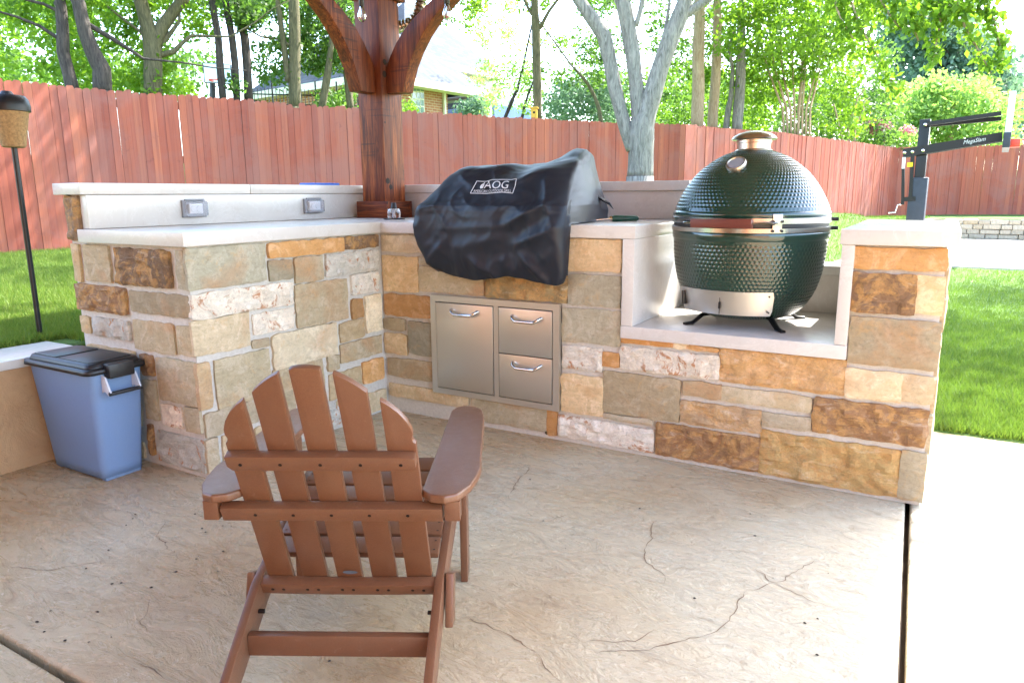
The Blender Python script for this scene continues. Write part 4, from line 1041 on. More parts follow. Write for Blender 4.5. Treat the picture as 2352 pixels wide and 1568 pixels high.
# -------- things left on the counter
gj = empty('oil_lamp', (-.15, .30, TOP), label='small clear glass table lamp with black burner on a dark slate plate', cat='lamp')
lathe('plate', [(.062, TOP), (.063, TOP + .007), (.0001, TOP + .008)], (-.15, .30, 0), M['black_plastic'], gj, 32)
lathe('glass_body', [(.036, TOP + .009), (.038, TOP + .014), (.038, TOP + .055), (.033, TOP + .061), (.02, TOP + .062)], (-.15, .30, 0), M['glass'], gj, 32)
lathe('wick', [(.004, TOP + .012), (.0075, TOP + .016), (.005, TOP + .06)], (-.15, .30, 0), M['white_plastic'], gj, 12)
lathe('burner', [(.02, TOP + .061), (.019, TOP + .066), (.013, TOP + .094), (.011, TOP + .095)], (-.15, .30, 0), M['black_plastic'], gj, 24)
bt = box('blue_case', (-.80, .2, 1.2487), (-.68, .42, 1.262), M['blue_thing'], None, .004)
tag(bt, 'flat blue plastic case lying on the wall cap beside the post', 'case')
tl_ = empty('grill_tool', (1.22, .33, TOP), label='grill tool with green handle lying on the countertop beside the cover', cat='tool')
a = Vector((1.20, .34, TOP + .0165)); b = Vector((1.315, .40, TOP + .0165)); dd = (b - a).normalized()
tube('handle', [a, a + dd * .015, a + dd * .06, b - dd * .01, b], [.0155, .0165, .015, .0135, .008], M['tool_green'], tl_, 14)
tube('collar', [a - dd * .012, a + dd * .001], [.012, .0155], M['chrome'], tl_, 12)
tube('rod', [a - dd * .10 - Vector((0, 0, .009)), a - dd * .01], [.004, .004], M['chrome'], tl_, 8)

# -------- string light bulbs, gutter pipe
def bulb(p, lab, wire):
    e = empty('string_bulb', p, label=lab, cat='light bulb', group='string light bulbs under the beams')
    x, y, z = p
    lathe('socket', [(.006, z + .06), (.015, z + .055), (.015, z + .012), (.012, z + .008)], (x, y, 0), M['black_plastic'], e, 16)
    lathe('globe', [(.011, z + .01), (.014, z - .005), (.024, z - .03), (.025, z - .045), (.018, z - .065), (.006, z - .075), (.0001, z - .076)], (x, y, 0), M['glass'], e, 20)
    tube('filament', [(x, y, z + .008), (x, y, z - .045)], .0022, M['cast_grey'], e, 6)
    tube('cord', [(x, y, z + .05)] + [Vector(w) for w in wire], .004, M['black_plastic'], e, 6)
bulb((-.405, .39, 2.245), 'clear string bulb hanging in front of the timber post', [(-.405, .40, 2.4), (-.405, .5, 2.62)])
bulb((.262, .3, 2.155), 'clear string bulb hanging beside the brace that reaches over the grill', [(.262, .33, 2.4), (.262, .52, 2.63)])
gp = empty('gutter_pipe', (-.32, .80, 2.2), label='corrugated brown gutter pipe bending behind the timber post', cat='pipe')
path = [Vector((-.30, .82, 2.9)), Vector((-.30, .82, 2.40)), Vector((-.303, .818, 2.33)), Vector((-.325, .81, 2.27)), Vector((-.37, .80, 2.235)), Vector((-.45, .79, 2.22)), Vector((-.6, .78, 2.21))]
pp, rr_ = [], []
for a, b in zip(path, path[1:]):
    n = max(2, int((b - a).length / .006))
    for k in range(n): pp.append(a.lerp(b, k / n)); rr_.append(.034 + .004 * math.sin(len(pp) * 1.57))
tube('corrugated_pipe', pp, rr_, M['cast_grey'], gp, 14)
box('strap', (-.62, .69, 2.19), (-.58, .83, 2.25), M['black_metal'], gp, .002)

# -------- basketball hoop by the court
HD = 15.5
def hp(u, v): return at(u, v, HD)
hb_ = hp(2103, 500); hx, hy = hb_.x, hb_.y
hoop = empty('basketball_hoop', (hx, hy, .03), label='black adjustable basketball hoop with padded pole on the court', cat='basketball hoop')
_q = ray(2308, 320); A_ = Vector((_q.y, -_q.x, 0)).normalized(); zv = hp(2125, 275).z; zp = hp(2110, 408).z
mt = Matrix.Translation((hx, hy, 0)) @ Matrix.Rotation(math.atan2(A_.y, A_.x), 4, 'Z')
box('pole', (-.085, -.085, .03), (.085, .085, zv), M['black_metal'], hoop, .008, mtx=mt)
box('pole_pad', (-.145, -.145, .05), (.145, .145, zp), M['pad'], hoop, .02, mtx=mt)
Bx = Vector((-A_.y, A_.x, 0))
def hl(u, v):                        # local (a, z) of a pixel in the hoop's plane
    q = ray(u, v); t = (Vector((hx, hy, 0)) - EYE).dot(Bx) / q.dot(Bx); p = EYE + q * t
    return (p - Vector((hx, hy, 0))).dot(A_), p.z
def bar(name, u0, v0, u1, v1, w, dy, mat, par=hoop):
    a, b = hl(u0, v0), hl(u1, v1)
    p, q = Vector((hx, hy, 0)) + A_ * a[0] + Bx * dy + Vector((0, 0, a[1])), Vector((hx, hy, 0)) + A_ * b[0] + Bx * dy + Vector((0, 0, b[1]))
    L = (q - p).length; bmx = bmesh.new(); box_bm(bmx, (0, -.03, -w / 2), (L, .03, w / 2))
    mm = Matrix.Translation(p) @ Matrix.Rotation(math.atan2(A_.y, A_.x), 4, 'Z') @ Matrix.Rotation(-math.atan2(b[1] - a[1], b[0] - a[0]), 4, 'Y')
    bmx.transform(mm); return bm_obj(name, bmx, M[mat], par)
for s in (-1, 1):
    ar = bar('lower_arm', 2076, 353, 2302, 315, .15, s * .13, 'black_metal'); bar('upper_arm', 2125, 287, 2300, 262 + (9 if s > 0 else 0), .07, s * .13, 'black_metal')
    if s < 0: arm_near = ar
def bolt(u, v):
    a, z = hl(u, v); p = Vector((hx, hy, 0)) + A_ * a - Bx * .16 + Vector((0, 0, z))
    lathe('bolt', [(.03, 0), (.025, .014), (.0001, .018)], p, M['chrome'], hoop, 12, axis=-Bx)
for u, v in ((2080, 352), (2098, 350), (2122, 347), (2127, 288)): bolt(u, v)
bar('crank_tube', 2078.5, 362, 2076.5, 388, .05, -.13, 'white_plastic'); bar('crank_tube', 2076.5, 388, 2075, 470, .05, -.13, 'black_metal')
bar('lift_tube', 2098, 358, 2093, 452, .06, -.13, 'black_metal'); bar('warning_tag', 2092.5, 374, 2092, 384, .09, -.17, 'yellow')
bar('crank_base', 2075, 458, 2105, 456, .08, -.13, 'black_metal')
a, z = hl(2072, 470); c = Vector((hx, hy, 0)) + A_ * a - Bx * .13 + Vector((0, 0, z))
tube('crank_handle', [c, c - A_ * .06, c - A_ * .09 - Vector((0, 0, .14)), c - A_ * .2 - Vector((0, 0, .15))], .013, M['chrome'], hoop, 8)
a0, z0 = hl(2309, 345); a1, z1 = hl(2311, 224); _, zm = hl(2309, 312)
mt2 = Matrix.Translation((hx, hy, 0)) @ Matrix.Rotation(math.atan2(A_.y, A_.x), 4, 'Z')
bo = box('backboard', (a0 - .04, -.9, z0 + .18), (a0 + .05, .9, z1), M['board_edge'], hoop, .006, mtx=mt2)
box('board_pad', (a0 - .05, -.91, z0), (a0 + .055, .91, zm), M['pad'], bo, .01, mtx=mt2)
_, zr = hl(2330, 322); rc = Vector((hx, hy, 0)) + A_ * (a0 + .45) + Vector((0, 0, zr))
box('rim_bracket', (a0 + .05, -.08, zr - .12), (a0 + .2, .08, zr + .02), M['orange'], hoop, .006, mtx=mt2)
vv, ff = [], []; tube_geo([rc + A_ * .23 * math.cos(t * math.pi / 16) + Bx * .23 * math.sin(t * math.pi / 16) for t in range(33)], .012, 8, True, vv, ff)
rim = me_obj('rim', vv, ff, M['orange'], hoop, True)
vv, ff = [], []
for k in range(14):
    for s in (-1, 1):
        P = []
        for j in range(7):
            t = j / 6; an = 2 * math.pi * (k + s * t * 1.6) / 14; r = .225 - .1 * math.sin(min(1, t * 1.25) * 1.4)
            P.append(rc + A_ * r * math.cos(an) + Bx * r * math.sin(an) - Vector((0, 0, .42 * t)))
        tube_geo(P, .006, 5, False, vv, ff)
me_obj('net', vv, ff, M['net'], rim)
# printed word on the near arm
tv, tf = text_mesh('MegaSlam', .2); a0_, z0_ = hl(2212, 347); a1_, _ = hl(2262, 339)
sl_ = (hl(2302, 315)[1] - hl(2076, 353)[1]) / (hl(2302, 315)[0] - hl(2076, 353)[0]); zc = hl(2076, 353); 
P = []
for u, v in tv:
    a = lerp(a0_, a1_, u); z = zc[1] + sl_ * (a - zc[0]) + lerp(-.045, .045, v)
    P.append(Vector((hx, hy, 0)) + A_ * a - Bx * .165 + Vector((0, 0, z)))
me_obj('lettering', P, tf, M['print'], arm_near)

# ================================================================== BEYOND THE FENCE
def tanv(u, v):
    q = ray(u, v); return q.z / math.hypot(q.x, q.y)
# -------- brick neighbour house
nh = empty('neighbour_house', at(865, 300, 23) - Vector((0, 0, 1)), label='orange brick neighbour house with grey shingle hip roofs behind the fence', cat='house')
zE = EYE.z + tanv(865, 166) * 22
def eave_pt(u, v): return at(u, v, (zE - EYE.z) / tanv(u, v))
Cn, Rn, Ln = at(865, 166, 22), eave_pt(1050, 198), eave_pt(560, 218)
Rn = Vector((Rn.x, Rn.y, zE)); Ln = Vector((Ln.x, Ln.y, zE)); Cn.z = zE
dr_ = (Rn - Cn).normalized(); dl_ = (Ln - Cn).normalized()
def quad(name, pts, mat, parent, uv=True):
    o = me_obj(name, pts, [tuple(range(len(pts)))], mat, parent)
    if uv: uvbox(o)
    return o
def wall_slab(name, a, b, z0, z1, th, mat, inward):
    n = Vector((inward.x, inward.y, 0)).normalized() * th
    P = [Vector((a.x, a.y, z0)), Vector((b.x, b.y, z0)), Vector((b.x, b.y, z1)), Vector((a.x, a.y, z1))]
    V = P + [p + n for p in P]
    o = me_obj(name, V, [(0, 1, 2, 3), (7, 6, 5, 4), (1, 0, 4, 5), (2, 1, 5, 6), (3, 2, 6, 7), (0, 3, 7, 4)], mat, nh)
    return uvbox(o)
gz = .6
WR, WL = Cn + dr_ * .45 + dl_ * .45, None
Rw = Rn + dl_ * .45; Lw = Ln + dr_ * .45
WR_in = (Vector((-EYE.x, -EYE.y, 0)) + Vector((Cn.x, Cn.y, 0))).normalized()
wr = wall_slab('wall', WR, Rw, gz, zE - .12, .2, M['brick'], WR_in)
wlw = wall_slab('wall', WR, Lw, gz, zE - .12, .2, M['brick'], WR_in)
Pn = eave_pt(1132, 212); Pn = Vector((Pn.x, Pn.y, zE)); Pn = Cn + dr_ * ((Pn - Cn).length)
def hip(name, a, b, c, d, z, rise, over, mat, parent):
    """hip roof over the quadrilateral a b c d (a-b and d-c the long sides) with a fascia"""
    m1, m2 = (a + d) / 2, (b + c) / 2; L = (m2 - m1).length; wdt = (d - a).length; t = min(.48, wdt / 2 / L)
    r1, r2 = m1.lerp(m2, t), m1.lerp(m2, 1 - t); r1.z = r2.z = z + rise
    V = [Vector((p.x, p.y, z)) for p in (a, b, c, d)] + [r1, r2]
    o = me_obj(name, V, [(0, 1, 5, 4), (1, 2, 5), (2, 3, 4, 5), (3, 0, 4)], mat, parent); uvbox(o)
    for p, q in ((a, b), (b, c), (c, d), (d, a)):
        p, q = Vector((p.x, p.y, z)), Vector((q.x, q.y, z)); n = (q - p).cross(Vector((0, 0, 1))).normalized()
        cen = (a + c) / 2
        if n.dot(Vector((cen.x, cen.y, z)) - p) > 0: n = -n
        W_ = [p + n * .02 - Vector((0, 0, .2)), q + n * .02 - Vector((0, 0, .2)), q + n * .02 + Vector((0, 0, .02)), p + n * .02 + Vector((0, 0, .02))]
        me_obj('fascia', W_ + [w - n * .5 for w in W_], [(0, 1, 2, 3), (1, 0, 4, 5)], M['white_paint'], o)
    return o
D4 = Pn + (Ln - Cn)
hip('roof', Cn, Pn, D4, Ln, zE, 2.6, .4, M['shingle'], nh)
# window, downspout, porch column on the right-hand wall
def on_wall(u, v, base=WR, dirv=dr_):
    nrm = dirv.cross(Vector((0, 0, 1))); q = ray(u, v); t = (base - EYE).dot(nrm) / q.dot(nrm); return EYE + q * t
def wall_panel(name, u0, v0, u1, v1, out, th, mat, parent=nh):
    a, b = on_wall(u0, v0), on_wall(u1, v1); n = dr_.cross(Vector((0, 0, 1))).normalized()
    if n.dot(EYE - a) < 0: n = -n
    s0, s1 = (a - WR).dot(dr_), (b - WR).dot(dr_)
    m = Matrix((dr_, n, Vector((0, 0, 1)))).transposed().to_4x4(); m.translation = WR
    return box(name, (s0, out, b.z - zE + zE - WR.z), (s1, out + th, a.z - WR.z), mat, parent, 0, mtx=m)
wd = wall_panel('window', 943, 194, 974, 268, .0, .03, M['white_paint'])
for i in range(3):
    for j in range(4):
        u0 = 945.5 + i * 9.2; v0 = 196.5 + j * 16.5
        wall_panel('pane', u0, v0, u0 + 8.0, v0 + 14.5, .02, .018, M['window_glass'], wd)
wall_panel('downspout', 1015, 201, 1021, 290, .01, .09, M['white_paint'])
pcx = Cn + dr_ * ((on_wall(1117, 240) - Cn).dot(dr_) - .1) + dl_ * .35
box('porch_column', (pcx.x - .12, pcx.y - .12, gz), (pcx.x + .12, pcx.y + .12, zE - .1), M['white_paint'], nh, 0)
bk = Rw + dl_ * 3.0; wall_slab('wall', bk, bk + dr_ * 4.5, gz, zE - .12, .2, M['brick'], WR_in)
b0_ = bk + dr_ * .3 - dl_ * .02
wall_slab('porch_window', b0_, b0_ + dr_ * 2.2, zE - 2.1, zE - .5, .04, M['window_glass'], -dl_)
# upper storey
u0_ = at(950, 140, 27.5); z2 = EYE.z + tanv(1105, 160) * 30.0
A2 = at(930, 140, 27.0); A2.z = z2; B2 = A2 + dr_ * 5.6; C2 = B2 + dl_ * 5; D2 = A2 + dl_ * 5
for p, q in ((A2, B2), (B2, C2)): wall_slab('wall', p + (C2 - A2).normalized() * .5, q + ((D2 - B2) if q is B2 else (A2 - C2)).normalized() * .5, zE - .5, z2 - .1, .15, M['white_paint'], WR_in)
hip('roof', A2, B2, C2, D2, z2, 2.6, .4, M['shingle'], nh)
# far-off neighbour's blue-grey shed roof
sh = empty('garden_shed', at(1185, 268, 27) - Vector((0, 0, 1.2)), label='blue-grey garden shed low behind the fence beside the thin leaning trunks', cat='shed')
s0, s1 = at(1136, 264, 27), at(1232, 262, 29); s0.z, s1.z = min(s0.z, s1.z), min(s0.z, s1.z)
bk_ = (s1 - s0).cross(Vector((0, 0, 1))).normalized()
if bk_.dot(EYE - s0) > 0: bk_ = -bk_
P = [s0, s1, s1 + bk_ * 3, s0 + bk_ * 3]; zt_ = s0.z + .35
bmx = bmesh.new(); lo = [bmx.verts.new(Vector((p.x, p.y, .8))) for p in P]; hi = [bmx.verts.new(Vector((p.x, p.y, zt_))) for p in P]
for i in range(4): bmx.faces.new((lo[i], lo[(i + 1) % 4], hi[(i + 1) % 4], hi[i]))
bm_obj('wall', bmx, plain('blue_siding', (96, 122, 168), .7), sh)
rr = [(s0 + s1) / 2 + bk_ * 1.5]; rp = [Vector((p.x, p.y, zt_)) for p in P]
r1 = (rp[0] + rp[3]) / 2 + Vector((0, 0, .7)); r2 = (rp[1] + rp[2]) / 2 + Vector((0, 0, .7))
uvbox(me_obj('roof', rp + [r1, r2], [(0, 1, 5, 4), (2, 3, 4, 5), (1, 2, 5), (3, 0, 4)], M['shingle'], sh))
# -------- second, far hoop and the iron fence
fh = at(489, 200, 24)
fo = empty('basketball_hoop', (fh.x, fh.y, 1.2), label='distant basketball hoop with clear backboard between the trunks', cat='basketball hoop')
tube('pole', [(fh.x, fh.y, 1.0), at(489, 225, 24), at(487, 160, 24)], [.09, .09, .08], M['black_metal'], fo, 8)
pa, pb = at(467, 146, 23.6), at(532, 192, 23.6)
bz = [pa, Vector((pb.x, pb.y, pa.z)), pb, Vector((pa.x, pa.y, pb.z))]
dv = (bz[1] - bz[0]).normalized(); nv = dv.cross(Vector((0, 0, 1)))
me_obj('backboard', [p for p in bz] + [p + nv * .03 for p in bz], [(0, 1, 2, 3), (7, 6, 5, 4)], M['board_edge'], fo)
for p, q in zip(bz, bz[1:] + bz[:1]): tube('board_frame', [p, q], .03, M['black_metal'], fo, 6)
tube('rim', [at(497, 185, 23.4) + dv * .2 * math.cos(k * math.pi / 6) + nv * .2 * math.sin(k * math.pi / 6) for k in range(13)], .02, M['orange'], fo, 6)
fi = empty('iron_fence', at(640, 230, 17) - Vector((0, 0, 1.0)), label='thin black iron picket fence seen just above the board fence', cat='fence')
i0, i1 = at(575, 216, 17), at(822, 226, 17); i1.z = i0.z
for dz in (0, -.2, -1.2): tube('rail', [i0 + Vector((0, 0, dz)), i1 + Vector((0, 0, dz))], .014, M['black_metal'], fi, 6)
for k in range(31):
    p = i0.lerp(i1, k / 30); tube('picket', [p + Vector((0, 0, .12 if k % 6 else .3)), Vector((p.x, p.y, hgt(p.x, p.y)))], .009 if k % 6 else .02, M['black_metal'], fi, 5)

# -------- foliage
NPR = np.random.default_rng(5)
def leaf_mesh(name, cen, rad_, per, size, mat, parent, squash=.75, droop=0):
    cen = np.array([tuple(c) for c in cen], float); n = len(cen) * per
    rad_ = np.repeat(np.broadcast_to(np.asarray(rad_, float), len(cen)), per)
    c = np.repeat(cen, per, 0)
    d = NPR.normal(size=(n, 3)); d /= np.linalg.norm(d, axis=1)[:, None]
    rr = rad_ * NPR.random(n) ** .45
    p = c + d * rr[:, None] * np.array([1, 1, squash])
    a = NPR.normal(size=(n, 3)); a[:, 2] -= droop; a /= np.linalg.norm(a, axis=1)[:, None]
    b = np.cross(a, NPR.normal(size=(n, 3))); b /= np.linalg.norm(b, axis=1)[:, None]
    s = size * NPR.uniform(.6, 1.35, n)[:, None]
    V = np.stack([p - a * s * .5, p + b * s * .27 - a * s * .05, p + a * s * .5, p - b * s * .27 - a * s * .05], 1).reshape(-1, 3)
    me = bpy.data.meshes.new(name); me.vertices.add(4 * n); me.vertices.foreach_set('co', V.ravel())
    me.loops.add(4 * n); me.loops.foreach_set('vertex_index', np.arange(4 * n, dtype=np.int32))
    me.polygons.add(n); me.polygons.foreach_set('loop_start', np.arange(0, 4 * n, 4, dtype=np.int32))
    me.update(calc_edges=True); me.materials.append(mat)
    at_ = me.attributes.new('shade', 'FLOAT', 'FACE')
    cl = np.repeat(NPR.random(len(cen)), per); at_.data.foreach_set('value', np.clip(.6 * cl + .4 * NPR.random(n), 0, 1).astype(np.float32))
    o = bpy.data.objects.new(name, me); link(o, parent); place(o, parent); return o
def zone(u0, u1, v0, v1, d0, d1, n, hole=None):
    out = []
    while len(out) < n:
        u, v = RND.uniform(u0, u1), RND.uniform(v0, v1)
        if hole and any(((u - hu) / ha) ** 2 + ((v - hv) / hb) ** 2 < 1 for hu, hv, ha, hb in hole): continue
        out.append(at(u, v, RND.uniform(d0, d1)))
    return out
def pxr(w, d): return w * .5 / FOC * d
def limb(px, d, V, F, n=9, ext=0, dd=0):
    """tapered limb along working pixels (u, v, width) at distance d"""
    P = [at(u, v, d + dd * k) for k, (u, v, w) in enumerate(px)]; R_ = [pxr(w, d) for u, v, w in px]
    # resample with a slight wander
    Q, S = [], []
    for i in range(len(P) - 1):
        for k in range(4):
            t = k / 4; q = P[i].lerp(P[i + 1], t); s = R_[i] * .25
            Q.append(q + Vector((noise.noise(tuple(q * .9)) * s, noise.noise(tuple(q * .9 + Vector((7, 0, 0)))) * s, 0))); S.append(lerp(R_[i], R_[i + 1], t) * (1 + .08 * noise.noise(tuple(q * 2.2))))
    Q.append(P[-1]); S.append(R_[-1])
    if ext:
        dv = (Q[-1] - Q[-4]).normalized() + Vector((0, 0, .5)); dv.normalize()
        for k in range(1, 4): Q.append(Q[-1] + dv * ext / 3 + Vector((RND.uniform(-.15, .15), RND.uniform(-.15, .15), 0))); S.append(S[-1] * .72)
    tube_geo(Q, S, n, True, V, F); return Q
def tree(name, label, d, trunk, bark, leaf, limbs=(), zones=(), up=0, upr=2.2, size=.13, per=70, group='trees beyond the fence', rad_=.45, ext=3.0, base_z=None):
    b = at(trunk[0][0], trunk[0][1], d); gz_ = hgt(b.x, b.y) - .15 if base_z is None else base_z
    e = empty(name, (b.x, b.y, gz_ + .15), label=label, cat='tree', group=group)
    V, F = [], []
    # root the trunk: continue the first segment down to the ground
    p0_, p1_ = at(trunk[0][0], trunk[0][1], d), at(trunk[1][0], trunk[1][1], d); r0 = pxr(trunk[0][2], d)
    foot = Vector((p0_.x - (p1_.x - p0_.x) * .15, p0_.y - (p1_.y - p0_.y) * .15, gz_))
    tube_geo([foot, foot + Vector((0, 0, .25)), p0_.lerp(foot, .4), p0_], [r0 * 1.45, r0 * 1.2, r0 * 1.05, r0], 10, True, V, F)
    Q = limb(trunk, d, V, F, 10, ext)
    tips = [Q[-1]]
    for l in limbs: tips.append(limb(l[0] if isinstance(l, tuple) and isinstance(l[0], list) else l, d, V, F, 7, ext * .5)[-1])
    me_obj('trunk', V, F, M[bark], e, True)
    cen = []
    for z_ in zones: cen += zone(*z_)
    if cen: leaf_mesh('crown', cen, [RND.uniform(.55, 1.25) * rad_ for _ in cen], per, size, M[leaf], e)
    if up:
        top = tips[0]; c2 = [top + Vector((RND.gauss(0, upr), RND.gauss(0, upr), RND.uniform(-.4, 3.2))) for _ in range(up)]
        leaf_mesh('crown', c2, .8, 55, .2, M[leaf], e)
    return e
# left group of dark trunks
HL = [(75, 140, 42, 48), (300, 190, 18, 60)]
tree('leaning_tree', 'thinner dark leaning trunk behind the fence near the garden torch', 13.2, [(168, 205, 25), (158, 165, 23), (145, 120, 22), (142, 60, 21), (136, 0, 20)], 'bark_dark', 'leaf_bright', [[(140, 30, 7), (100, 10, 6), (60, 0, 5)], [(143, 95, 8), (90, 60, 6), (40, 40, 5), (0, 28, 4)]], [(-60, 175, -70, 70, 13.5, 17, 42), (-60, 140, 60, 200, 15, 19, 26, [HL[0]]), (100, 180, 100, 205, 14, 17, 12)], 20, rad_=.42, size=.11)
tree('leaning_tree', 'thick dark curved trunk beside the thinner leaning one behind the fence', 13.0, [(237, 210, 33), (236, 160, 31), (213, 118, 28), (195, 75, 26), (184, 35, 24), (177, 0, 23)], 'bark_dark', 'leaf_bright', [[(200, 55, 10), (260, 90, 9), (300, 115, 7), (330, 135, 5)]], [(170, 330, -70, 205, 14.5, 18, 56), (150, 240, -70, 20, 13, 14, 10)], 20, rad_=.4, size=.11)
tree('forked_tree', 'grey-brown forked tree with spreading side limbs beyond the fence', 14.0, [(353, 218, 35), (352, 150, 34), (349, 105, 34), (335, 55, 27), (322, 0, 25)], 'bark_olive', 'leaf_bright', [[(349, 110, 28), (372, 60, 24), (400, 25, 22), (425, -5, 20)], [(365, 128, 12), (400, 118, 10), (420, 98, 8), (440, 82, 6), (490, 84, 5), (530, 84, 4)], [(365, 105, 12), (385, 85, 9), (400, 65, 8), (412, 48, 6)], [(338, 92, 8), (318, 70, 6), (290, 50, 5)]],
     [(290, 470, -70, 20, 13.5, 17, 34), (310, 380, 120, 215, 14, 15.5, 20), (420, 480, 10, 70, 14.5, 17, 8), (380, 470, 190, 222, 16, 18, 7)], 18, rad_=.36, size=.1)
TH = 'slim dark trunk with a leafy shoot rising above the fence'
tree('slim_tree', 'slim dark trunk in front of the distant basketball hoop', 14.2, [(513, 232, 15), (505, 150, 15), (501, 86, 14), (487, 0, 13)], 'bark_dark', 'leaf_mid', [], [(470, 540, -60, 20, 14, 16, 10)], 10, rad_=.33, size=.09)
tree('slim_tree', 'middle slim trunk of three in a row with a small leaf tuft', 14.4, [(545, 234, 15), (540, 150, 15), (533, 86, 14), (518, 0, 13)], 'bark_dark', 'leaf_mid', [], [(535, 550, 188, 202, 14.1, 14.3, 2), (500, 590, -50, 60, 14.5, 17, 12)], 10, rad_=.25, size=.09)
tree('slim_tree', 'ivy-covered slim trunk, last of the three beside the shingle roof', 14.6, [(573, 236, 18), (568, 150, 18), (563, 90, 17), (545, 0, 16)], 'bark_dark', 'leaf_mid', [], [(556, 578, 10, 80, 14.2, 14.5, 9), (570, 640, -60, 60, 15, 18, 18), (580, 620, 110, 150, 15, 16.5, 4)], 12, rad_=.32, size=.09)
tree('straight_tree', 'tall straight grey trunk in front of the shingle roof', 14.6, [(677, 246, 26), (676, 150, 24), (676, 70, 22), (675, 0, 21)], 'bark_olive', 'leaf_mid', [[(662, 190, 13), (655, 130, 13), (648, 80, 12), (640, 20, 10), (636, -10, 9)], [(676, 110, 6), (640, 90, 5), (600, 85, 4)]], [(640, 720, -50, 120, 14.8, 17, 26), (600, 660, 100, 190, 14.6, 16, 8)], 14, rad_=.34, size=.1)
tree('leafy_tree', 'small leafy tree with a leaning trunk close to the timber brace', 15.0, [(740, 250, 16), (748, 200, 16), (755, 150, 14), (762, 90, 11)], 'bark_olive', 'leaf_mid', [], [(690, 800, 40, 160, 15, 17, 44), (700, 790, -60, 50, 15, 18, 18), (735, 770, 215, 245, 15.5, 17, 6)], 8, rad_=.36, size=.1)
tree('slim_tree', 'slim trunk half hidden behind the timber post', 15.4, [(806, 252, 16), (800, 200, 15), (792, 140, 15), (784, 60, 13), (780, 0, 12)], 'bark_olive', 'leaf_mid', [], [(780, 850, -60, 90, 15, 18, 22), (770, 815, 210, 250, 16, 17, 5)], 10, rad_=.36, size=.1)
tree('straight_tree', 'straight tan trunk carrying the small yellow birdhouse', 15.2, [(1234, 278, 20), (1234, 180, 19), (1232, 80, 19), (1230, 40, 18), (1228, -10, 15)], 'bark_olive', 'leaf_bright', [[(1232, 45, 8), (1216, 25, 7), (1203, -5, 6)], [(1240, 65, 9), (1262, 25, 7), (1285, -5, 6)]], [(1010, 1120, -50, 60, 16, 19, 22), (1195, 1290, -60, 10, 15.5, 18, 9), (1240, 1330, 60, 190, 18, 22, 12)], 12, rad_=.36, size=.1)
tree('spindly_tree', 'spindly leaning trunks with hazy leaves beside the blue shed', 18.5, [(1160, 272, 8), (1175, 235, 8), (1190, 200, 7), (1200, 160, 5)], 'bark_dark', 'leaf_light', [[(1199, 272, 7), (1206, 240, 6), (1216, 210, 5)]], [(1090, 1190, -20, 110, 20, 25, 20), (1115, 1230, 130, 250, 18, 21, 22), (1090, 1130, 150, 250, 22, 25, 8)], 4, rad_=.42, size=.1)
tree('curved_tree', 'thin curved trunk rising over the dark bush by the large grey tree', 17.0, [(1381, 285, 9), (1376, 250, 9), (1366, 222, 8), (1352, 195, 7), (1330, 168, 6), (1312, 150, 4)], 'bark_olive', 'leaf_mid', [], [(1280, 1400, 110, 200, 17, 21, 18), (1330, 1420, -40, 120, 18, 22, 20)], 6, rad_=.4, size=.1)
# the forked grey tree on the lawn side of the fence
fd = 11.6; fb = at(1470, 405, fd)
tree('forked_tree', 'large pale grey three-limbed tree standing in front of the fence', fd, [(1470, 405, 60), (1472, 350, 56), (1474, 320, 56), (1476, 290, 54), (1490, 250, 42), (1505, 205, 40), (1520, 150, 38), (1540, 85, 36), (1562, 30, 34), (1573, -5, 30)], 'bark_grey', 'leaf_mid',
     [[(1452, 345, 26), (1440, 300, 30), (1425, 250, 30), (1412, 200, 30), (1400, 140, 30), (1388, 85, 31), (1365, 50, 30), (1340, 15, 26), (1322, -10, 24)], [(1474, 300, 40), (1468, 240, 34), (1462, 190, 32), (1452, 120, 32), (1440, 60, 33), (1428, 0, 32)], [(1545, 75, 20), (1570, 35, 20), (1600, 15, 18), (1632, -5, 15)], [(1460, 60, 12), (1470, 25, 11), (1476, -5, 10)], [(1500, 190, 12), (1512, 130, 10), (1525, 90, 8)]],
     [], 0, base_z=.35, ext=4.0, group=None)
big = [o for o in bpy.data.objects if o.name.startswith('forked_tree') and o.get('label', '').startswith('large pale')][0]
if 'group' in big: del big['group']
cen = []
bx_, by_ = fb.x, fb.y
while len(cen) < 150:
    x, y, z = RND.uniform(-5.5, 5.5), RND.uniform(-5.5, 5.5), RND.uniform(5.2, 9.5)
    if (x / 5.5) ** 2 + (y / 5.5) ** 2 + ((z - 7) / 2.6) ** 2 < 1: cen.append(Vector((bx_ + x, by_ + y, z)))
leaf_mesh('crown', cen, .75, 60, .2, M['leaf_mid'], big)
